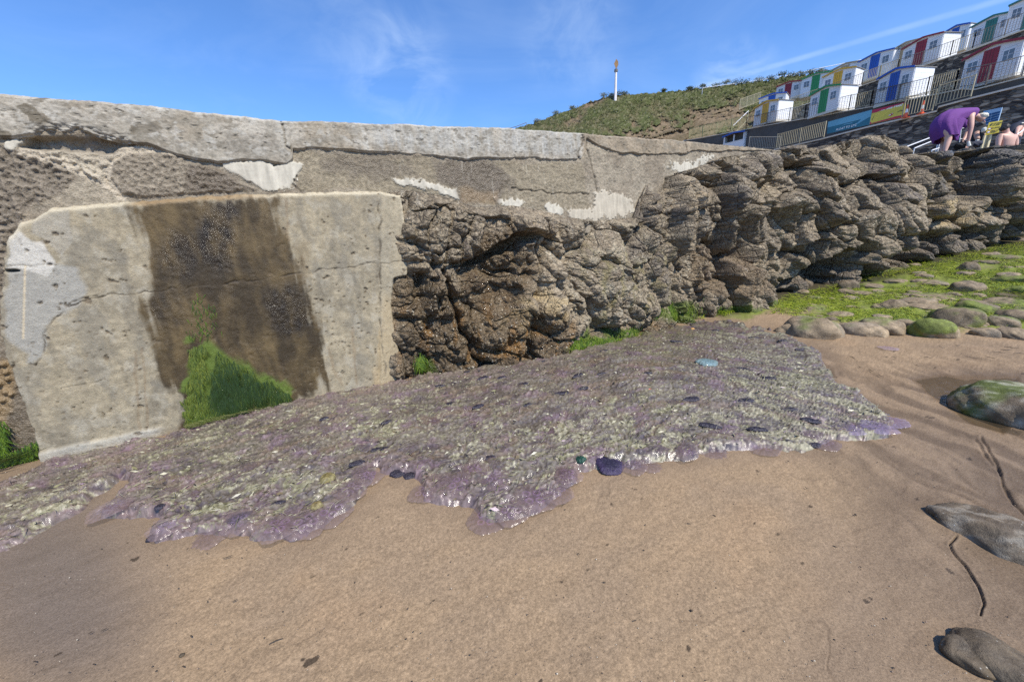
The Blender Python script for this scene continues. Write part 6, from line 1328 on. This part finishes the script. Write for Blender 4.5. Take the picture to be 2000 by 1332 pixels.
    # clubbing rails near the woman
    for i, (a, b_) in enumerate((((1768, 288), (1836, 262)), ((1786, 290), (1838, 269)), ((1820, 294), (1846, 286)))):
        q = at(np.array([a[0], b_[0]], float), np.array([a[1], b_[1]], float), np.array([12.5, 13.0])); root = empty('pool_rail', tuple(q[0]), ['upper white pool handrail left of the bending woman', 'second white pool handrail just below the upper one', 'short low white rail at the bending woman\'s ankles'][i], 'handrail')
        b = MB(); b.tube(q, .018, 8); b.build('rail', HUTS, root); MB().tube([q[0], q[0]-V3(0, 0, .5)], .015, 6).build('post', HUTS, root); MB().tube([q[1], q[1]-V3(0, 0, .8)], .015, 6).build('post', HUTS, root)
    q = at(np.array([1980., 2010.]), np.array([268., 246.]), np.array([12., 12.2])); root = empty('pool_rail', tuple(q[0]), 'white rail slanting out past the shirtless man', 'handrail'); b = MB(); b.tube(q, .018, 8); b.build('rail', HUTS, root); MB().tube([q[0], q[0]-V3(0, 0, .8)], .015, 6).build('post', HUTS, root)
    # traffic cones
    CO = pmat('cone_orange', (.75, .12, .04), .5); CW = pmat('cone_white', (.75, .75, .75), .4)
    for x, y, D, lb in ((1768, 231, 24.0, 'orange and white traffic cone beside the right end of the sign'), (1799, 224, 23.5, 'orange and white traffic cone alone against the paling')):
        p = at(float(x), float(y), D); root = empty('traffic_cone', tuple(p), lb, 'traffic cone'); b = MB(); b.box((0, 0, .03), (.30, .30, .05)); b.build('base', CO, root, local=True)
        prof = [(.06, .15), (.28, .115), (.5, .075), (.75, .03)]
        MB().tube([(0, 0, .06), (0, 0, .30)], [.11, .085], 12).build('lower_band', CO, root, local=True); MB().tube([(0, 0, .301), (0, 0, .52)], [.085, .055], 12).build('reflective_band', CW, root, local=True); MB().tube([(0, 0, .521), (0, 0, .78)], [.055, .02], 12).build('tip', CO, root, local=True)
    # signs
    YEL = pmat('sign_yellow', (.60, .47, .06), .4, .04); REDS = pmat('sign_red', (.42, .025, .05), .4, .05); BLK = pmat('sign_black', (.03, .03, .03), .5); WHT = pmat('sign_white', (.82, .82, .80), .4); TEAL = pmat('banner_teal', (.03, .14, .18), .5, .2, .8); TEALL = pmat('banner_pale', (.14, .34, .42), .5, .25, .8); NAVY = pmat('panel_navy', (.02, .07, .16), .15, .2, 4, spec=.7)
    TL, TR, BR, BL = at(1704., 215.4, 26.6), at(1769., 200., 24.9), at(1766., 228.5, 24.9), at(1698.5, 243., 26.6)
    root, Pq, patch, ux, uy, n, W_, H_ = quad_sign('warning_sign', TL, TR, BR, BL, YEL, 'red and yellow Bude Sea Pool caution sign hung on the deck fence', 'sign')
    patch('header_band', 0, .76, 1, 1, REDS); patch('footer_band', 0, 0, 1, .15, REDS); patch('divider', .495, .18, .503, .74, BLK)
    text_mesh('lettering', 'Bude Sea Pool', H_*.24, WHT, root, Pq(.52, .87, .004), ux, uy, n, slant=.2, weight=.004); text_mesh('lettering', 'Caution', H_*.18, BLK, root, Pq(.33, .63, .004), ux, uy, n, slant=.2, weight=.003)
    text_mesh('lettering', 'No lifeguard', H_*.12, BLK, root, Pq(.33, .46, .004), ux, uy, n); text_mesh('lettering', 'service', H_*.12, BLK, root, Pq(.30, .31, .004), ux, uy, n); text_mesh('lettering', 'No diving', H_*.17, BLK, root, Pq(.80, .47, .004), ux, uy, n, weight=.003)
    tri = mesh_obj('hazard_triangle', np.array([Pq(.04, .25, .004), Pq(.15, .25, .004), Pq(.095, .58, .004)]), [(0, 1, 2)], BLK, root, smooth=False); mesh_obj('triangle_centre', np.array([Pq(.065, .30, .009), Pq(.125, .30, .009), Pq(.095, .48, .009)]), [(0, 1, 2)], YEL, tri, loc=None, smooth=False).parent = root
    cyl = lambda a, c, r, o, m_, nm: mesh_obj(nm, np.array([Pq(a, c, o)+ux*r*math.cos(k*math.pi/12)+uy*r*math.sin(k*math.pi/12) for k in range(24)]), [tuple(range(24))], m_, root, smooth=False)
    cyl(.58, .46, H_*.20, .005, REDS, 'prohibition_ring'); cyl(.58, .46, H_*.155, .008, WHT, 'prohibition_disc')
    pa, pb = Pq(.58, .46, .011)-ux*H_*.11+uy*H_*.11, Pq(.58, .46, .011)+ux*H_*.11-uy*H_*.11; off_ = (ux+uy)*H_*.022; mesh_obj('prohibition_bar', np.array([pa-off_, pb-off_, pb+off_, pa+off_]), [(0, 1, 2, 3)], REDS, root, smooth=False)
    TL, TR, BR, BL = at(1617.5, 238.5, 29.6), at(1702.5, 215., 26.7), at(1698., 244., 26.7), at(1615., 262., 29.6)
    root, Pq, patch, ux, uy, n, W_, H_ = quad_sign('banner', TL, TR, BR, BL, TEAL, 'teal and pale blue FLOAT TO LIVE banner tied to the deck fence', 'banner')
    patch('pale_band', 0, .52, 1, 1, TEALL); mesh_obj('pale_corner', np.array([Pq(.63, .1, .006), Pq(.99, .55, .006), Pq(.99, .98, .006)]), [(0, 1, 2)], TEALL, root, smooth=False)
    mesh_obj('swimmer_mark', np.array([Pq(.36, .36, .007), Pq(.44, .46, .007), Pq(.62, .44, .007), Pq(.60, .38, .007), Pq(.46, .40, .007)]), [(0, 1, 2, 3, 4)], TEALL, root, smooth=False)
    text_mesh('lettering', 'FLOAT TO LIVE', H_*.22, WHT, root, Pq(.47, .17, .008), ux, uy, n, slant=.15, weight=.004)
    TL, TR, BR, BL = at(1931.5, 239.8, 11.8), at(1958.5, 235.2, 11.6), at(1951., 259., 11.6), at(1924., 264.8, 11.8)
    root, Pq, patch, ux, uy, n, W_, H_ = quad_sign('warning_sign', TL, TR, BR, BL, YEL, 'small yellow warning board on pale timber posts beside the shirtless man', 'sign')
    for c0, ww, tx in ((.83, .62, 'No lifeguard'), (.70, .35, 'on duty'), (.47, .5, 'No diving'), (.24, .5, 'Slippery'), (.12, .3, 'surface')): text_mesh('lettering', tx, H_*.11, BLK, root, Pq(.62, c0, .004), ux, uy, n, weight=.002)
    mesh_obj('hazard_triangle', np.array([Pq(.12, .70, .004), Pq(.28, .70, .004), Pq(.20, .88, .004)]), [(0, 1, 2)], BLK, root, smooth=False)
    cyl = lambda a, c, r, o, m_, nm: mesh_obj(nm, np.array([Pq(a, c, o)+ux*r*math.cos(k*math.pi/12)+uy*r*math.sin(k*math.pi/12) for k in range(24)]), [tuple(range(24))], m_, root, smooth=False)
    for c0 in (.46, .20): cyl(.20, c0, H_*.085, .004, REDS, 'prohibition_ring'); cyl(.20, c0, H_*.06, .007, WHT, 'prohibition_disc')
    TIM = pmat('pale_timber', (.66, .56, .34), .7, .12, 20, stretch=(1, 1, .2))
    for a in (.12, .42): p = Pq(a, 0, -.04); MB().box(p+V3(0, 0, -.32), (.06 if a > .3 else .16, .04, .66)).build('post', TIM, root)
    TL, TR, BR, BL = at(1921., 217.5, 12.6), at(1957.5, 210., 12.2), at(1949.5, 237., 12.2), at(1914., 249., 12.6)
    root, Pq, patch, ux, uy, n, W_, H_ = quad_sign('notice_board', TL, TR, BR, BL, pmat('board_pale_blue', (.40, .52, .62), .4), 'pale blue notice board with rows of navy panels behind the woman\'s head', 'notice board')
    for r_ in range(4):
        for k in range(2): patch('panel_cell', .06+.47*k, .06+.18*r_, .49+.47*k, .20+.18*r_, NAVY)
    MB().box(Pq(.5, 0, -.05)+V3(0, 0, -.5), (.06, .06, 1.0)).build('post', FD, root)
    # tide pole on the hill
    a, b_ = at(1202., 186., 63.), at(1203.2, 141., 63.); root = empty('marker_pole', tuple(a), 'tall white pole topped by a rusty diamond board on the hill crest', 'pole')
    MB().tube([a-V3(0, 0, 1.0), b_], [.24, .17], 12).build('shaft', pmat('pole_white', (.66, .62, .60), .6, .2, 1.2), root)
    MB().tube([b_, b_+V3(0, 0, .35)], .30, 10).tube([b_+V3(0, 0, .35), b_+V3(0, 0, .5)], .12, 8).build('collar', FD, root)
    ctr = b_+V3(0, 0, 1.15); rt = V3(.62, -.2, 0); b = MB(); b.prism([ctr-V3(0, 0, .75)+rt*.0, ctr+rt*.55-V3(0, 0, .1), ctr+rt*.45+V3(0, 0, .35), ctr+V3(0, 0, .75), ctr-rt*.55+V3(0, 0, .1)], (0.04, .12, 0)); b.build('diamond_board', pmat('rust_board', (.40, .23, .10), .8, .3, 2), root)

# ------------------------------------------------------------------ people
def skin_body(name, joints, edges, mat, parent, sub=2, root_i=0):
    """joints: list of (xyz world, radius or (rx, ry))"""
    me = bpy.data.meshes.new(name); base = np.array(parent.location); me.from_pydata([tuple(np.array(j[0])-base) for j in joints], edges, []); me.materials.append(mat)
    o = bpy.data.objects.new(name, me); SC.collection.objects.link(o); o.parent = parent
    bpy.context.view_layer.objects.active = o
    mo = o.modifiers.new('Skin', 'SKIN'); mo.use_smooth_shade = True
    for i, j in enumerate(joints):
        r = j[1] if hasattr(j[1], '__len__') else (j[1], j[1]); me.skin_vertices[0].data[i].radius = r
    me.skin_vertices[0].data[root_i].use_root = True
    s = o.modifiers.new('Sub', 'SUBSURF'); s.levels = sub; s.render_levels = sub
    return o
def ring_loft(name, secs, mat, parent, n=20, smooth=True, fold=0.0, nf=7):
    """secs: (centre, axis_a, axis_b) ellipses, lofted"""
    V = []
    for k, (c, a, b) in enumerate(secs):
        for i in range(n):
            t = 2*math.pi*i/n; w = 1+fold*(k/(len(secs)-1))*math.cos(nf*t+k*.3)
            V.append(np.array(c)+(np.array(a)*math.cos(t)+np.array(b)*math.sin(t))*w)
    F = [(k*n+i, k*n+(i+1) % n, (k+1)*n+(i+1) % n, (k+1)*n+i) for k in range(len(secs)-1) for i in range(n)]
    return mesh_obj(name, np.array(V), F, mat, parent, smooth=smooth)
def build_people():
    SK = pmat('skin', (.62, .36, .27), .5, .06, 6); SKD = pmat('skin_tanned', (.40, .22, .15), .5, .06, 6); PU = pmat('purple_cloth', (.135, .035, .20), .85, .15, 7, .3, 30); HW = pmat('white_hair', (.66, .62, .52), .7, .2, 20, .6, 60); HD = pmat('dark_hair', (.03, .022, .018), .6); NV = pmat('navy_cloth', (.012, .016, .035), .8, .2, 6); BK = pmat('black_cloth', (.012, .012, .014), .8)
    WT = pmat('pale_fabric', (.7, .68, .6), .8)
    D = 9.6; A = lambda x, y, d=0.: at(float(x), float(y), D+d)
    g = A(1846, 299); root = empty('person', tuple(g), 'bending white-haired woman in a purple dress reaching down on the rock', 'person')
    J = [(A(1850, 238), (.15, .16)), (A(1868, 230), .14), (A(1884, 225), .135), (A(1897, 223), .115), (A(1906, 227), .05), (A(1915, 231), .085), (A(1921, 236), .07),
         (A(1896, 226, -.17), .075), (A(1897, 247, -.20), .052), (A(1893, 266, -.16), .042), (A(1890, 279, -.12), .033), (A(1889, 285, -.1), .03),
         (A(1896, 226, .17), .07), (A(1892, 250, .2), .05), (A(1884, 270, .18), .038), (A(1878, 280, .16), .03),
         (A(1846, 252, -.11), .115), (A(1853, 271, -.12), .075), (A(1848, 286, -.11), .062), (A(1845, 297, -.10), .042), (A(1850, 300, -.13), .04),
         (A(1843, 252, .12), .115), (A(1846, 272, .13), .075), (A(1841, 287, .12), .06), (A(1839, 298, .12), .042), (A(1844, 300, .10), .04)]
    E = [(0, 1), (1, 2), (2, 3), (3, 4), (4, 5), (5, 6), (3, 7), (7, 8), (8, 9), (9, 10), (10, 11), (3, 12), (12, 13), (13, 14), (14, 15), (0, 16), (16, 17), (17, 18), (18, 19), (19, 20), (0, 21), (21, 22), (22, 23), (23, 24), (24, 25)]
    body = skin_body('body', J, E, SK, root)
    hand = A(1889, 285, -.1); M = MB()
    for k in range(4): M.tube([hand+camR*(-.025+.016*k), hand+camR*(-.03+.018*k)-V3(0, 0, .05), hand+camR*(-.035+.018*k)-V3(0, 0, .085+.006*(k % 2))-camF*.0], [.009, .008, .006], 6)
    M.tube([hand+camR*.03, hand+camR*.055-V3(0, 0, .035)], [.010, .007], 6); M.build('fingers', SK, root, smooth=True)
    up = camU; fw = camF; rt = camR
    sec = lambda x, y, rr, ang, dd=.17: (A(x, y), (up*math.cos(ang)+rt*math.sin(ang))*rr, fw*dd)
    ring_loft('dress', [sec(1901, 222.5, .11, .2, .13), sec(1895, 225, .155, .15, .19), sec(1884, 227, .175, .05, .21), sec(1870, 229.5, .20, -.1, .22), sec(1857, 233, .235, -.35, .24), sec(1848, 239, .255, -.7, .25), sec(1843, 247, .255, -1.1, .26), sec(1843, 257, .25, -1.4, .26), sec(1846, 266, .22, -1.5, .25), sec(1848, 273, .20, -1.5, .24)], PU, root, 40, fold=.07, nf=9)
    ring_loft('dress_fold', [(A(1868, 236, -.16), rt*.20, fw*.12), (A(1866, 247, -.17), rt*.17, fw*.1), (A(1866, 258, -.18), rt*.10, fw*.06), (A(1868, 268, -.18), rt*.05, fw*.03), (A(1869, 275, -.18), rt*.02, fw*.02)], PU, root, 24, fold=.2, nf=5)
    ring_loft('dress_fold', [(A(1878, 238, -.1), rt*.10, fw*.1), (A(1883, 246, -.12), rt*.05, fw*.05), (A(1887, 250, -.12), rt*.015, fw*.02)], PU, root, 16, fold=.1)
    hd = A(1917, 229, .0); rg = np.random.default_rng(3)
    V, F, X = stone_mesh(.105, .105, .085, 5); V = V*(1+.07*rg.normal(size=(len(V), 1))*.4); mesh_obj('hair', V+hd-camF*.01, F, HW, root)
    b = MB(); b.tube([A(1922, 237, -.05), A(1924, 239, -.06)], [.018, .012], 6); b.build('nose', SK, root, smooth=True)
    # bag she reaches into
    g = A(1882, 291); root = empty('bag', tuple(g), 'black bag on the rock under the woman\'s hands', 'bag'); V, F, X = stone_mesh(.19, .12, .11, 8); mesh_obj('body', V+A(1881, 286), F, BK, root)
    b = MB(); b.tube([A(1876, 280), A(1880, 274), A(1888, 276)], .012, 6); b.build('strap', BK, root, smooth=True)
    MB().tube([A(1891, 277, -.2), A(1893, 286, -.2)], [.03, .035], 10).build('bottle', WT).name = 'bottle'; props(bpy.data.objects['bottle'], 'pale cream bottle standing right of the black bag', 'bottle')
    # shirtless man seen from behind
    D = 10.8
    g = A(1966, 296); root = empty('person', tuple(g), 'shirtless sunburnt man with dark hair seen from behind', 'person')
    J = [(A(1965, 292), (.17, .12)), (A(1966, 282), (.165, .12)), (A(1967, 271), (.175, .12)), (A(1968, 264), (.10, .09)), (A(1966, 259), .055), (A(1963, 253), .085), (A(1962, 249), .08),
         (A(1953, 267), .085), (A(1950, 277), .065), (A(1949, 288), .05), (A(1980, 267), .085), (A(1984, 276), .065), (A(1984, 287), .05)]
    skin_body('body', J, [(0, 1), (1, 2), (2, 3), (3, 4), (4, 5), (5, 6), (2, 7), (7, 8), (8, 9), (2, 10), (10, 11), (11, 12)], SK, root)
    V, F, X = stone_mesh(.092, .10, .10, 6); mesh_obj('hair', V+A(1962, 250), F, HD, root)
    # bather in navy with a pale-brimmed cap
    D = 12.4; g = A(1985, 280); root = empty('person', tuple(g), 'person in navy top and pale-brimmed cap leaning over at the right border', 'person')
    J = [(A(1978, 266), (.2, .15)), (A(1984, 256), .17), (A(1990, 249), .13), (A(1993, 246), .07), (A(1996, 244), .08), (A(1988, 254, -.2), .06), (A(1985, 262, -.25), .045), (A(1990, 267, -.3), .035), (A(1998, 252, -.2), .055), (A(1994, 260, -.25), .042), (A(1991, 267, -.3), .033), (A(1975, 285), .13)]
    skin_body('body', J, [(0, 1), (1, 2), (2, 3), (3, 4), (2, 5), (5, 6), (6, 7), (2, 8), (8, 9), (9, 10), (0, 11)], SK, root)
    ring_loft('top', [sec_(A, 1975, 285, .2, -1.3), sec_(A, 1977, 270, .235, -1.2), sec_(A, 1981, 259, .225, -.9), sec_(A, 1986, 251, .2, -.7), sec_(A, 1991, 246, .13, -.5)], NV, root, 20)
    V, F, X = stone_mesh(.11, .11, .09, 7); mesh_obj('cap', V+A(1995.5, 241), F, NV, root); b = MB(); b.box(A(1997, 242.5, -.12), (.2, .12, .025), (tuple(camR), tuple(camF), tuple(camU))); b.build('cap_brim', WT, root)
    # dark figure crouching behind the sign
    D = 12.1; g = A(1912, 285); root = empty('person', tuple(g), 'person in black with brown hair crouching behind the yellow sign', 'person')
    J = [(A(1909, 276), (.24, .18)), (A(1912, 262), .19), (A(1914, 253), .12), (A(1915, 249), .06), (A(1916, 245), .085), (A(1906, 262, -.1), .07), (A(1910, 274, -.2), .06), (A(1924, 262, -.1), .065), (A(1924, 272, -.2), .05)]
    skin_body('body', J, [(0, 1), (1, 2), (2, 3), (3, 4), (2, 5), (5, 6), (2, 7), (7, 8)], SKD, root); ring_loft('jacket', [sec_(A, 1906, 284, .24, -1.5), sec_(A, 1907, 273, .26, -1.5), sec_(A, 1910, 262, .24, -1.4), sec_(A, 1913, 254, .16, -1.3), sec_(A, 1914, 250, .08, -1.3)], BK, root, 20)
    V, F, X = stone_mesh(.095, .1, .1, 9); mesh_obj('hair', V+A(1915.5, 244.5), F, HD, root)
    root = empty('bag', tuple(A(1921, 259, -.3)), 'pale yellow-white bag held by the crouching person', 'bag'); V, F, X = stone_mesh(.055, .05, .075, 10); mesh_obj('body', V+A(1922, 254, -.3), F, WT, root)
    root = empty('bag', tuple(A(1909, 284, -.4)), 'navy and white beach bag on the rock shelf under the sign', 'bag'); V, F, X = stone_mesh(.16, .1, .09, 11); mesh_obj('body', V+A(1908, 281, -.4), F, NV, root); b = MB(); b.box(A(1909, 274.5, -.4), (.07, .05, .04)); b.build('towel', WT, root)
    # folding chair frame behind the woman
    D = 11.5; GR = pmat('chair_frame', (.45, .45, .43), .4, metal=.5); root = empty('folding_chair', tuple(A(1880, 285)), 'grey tubular folding chair frame seen between the woman and her arm', 'chair')
    b = MB(); b.tube([A(1875, 271), A(1877, 252), A(1893, 247)], .014, 6); b.build('back_frame', GR, root); b = MB(); b.tube([A(1874, 272), A(1886, 271), A(1889, 262)], .014, 6); b.build('seat_frame', GR, root)
    for x in (1875, 1887): MB().tube([A(x, 272), A(x-3, 290)], .013, 6).build('leg', GR, root)
def sec_(A, x, y, rr, ang, dd=.17):
    return (A(x, y), (camU*math.cos(ang)+camR*math.sin(ang))*rr, camF*dd)
import time as _t; _t0 = _t.time()
build_beach(); print('beach', _t.time()-_t0)
build_wall(); print('wall', _t.time()-_t0)
build_rock(); print('rock', _t.time()-_t0)
hat = build_jelly(); print('jelly', _t.time()-_t0)
build_jellyfish(hat); print('jf', _t.time()-_t0)
build_stones(); print('stones', _t.time()-_t0)
build_weed(); print('weed', _t.time()-_t0)
build_hill(); print('hill', _t.time()-_t0)
build_terraces(); print('terr', _t.time()-_t0)
build_people(); print('people', _t.time()-_t0)
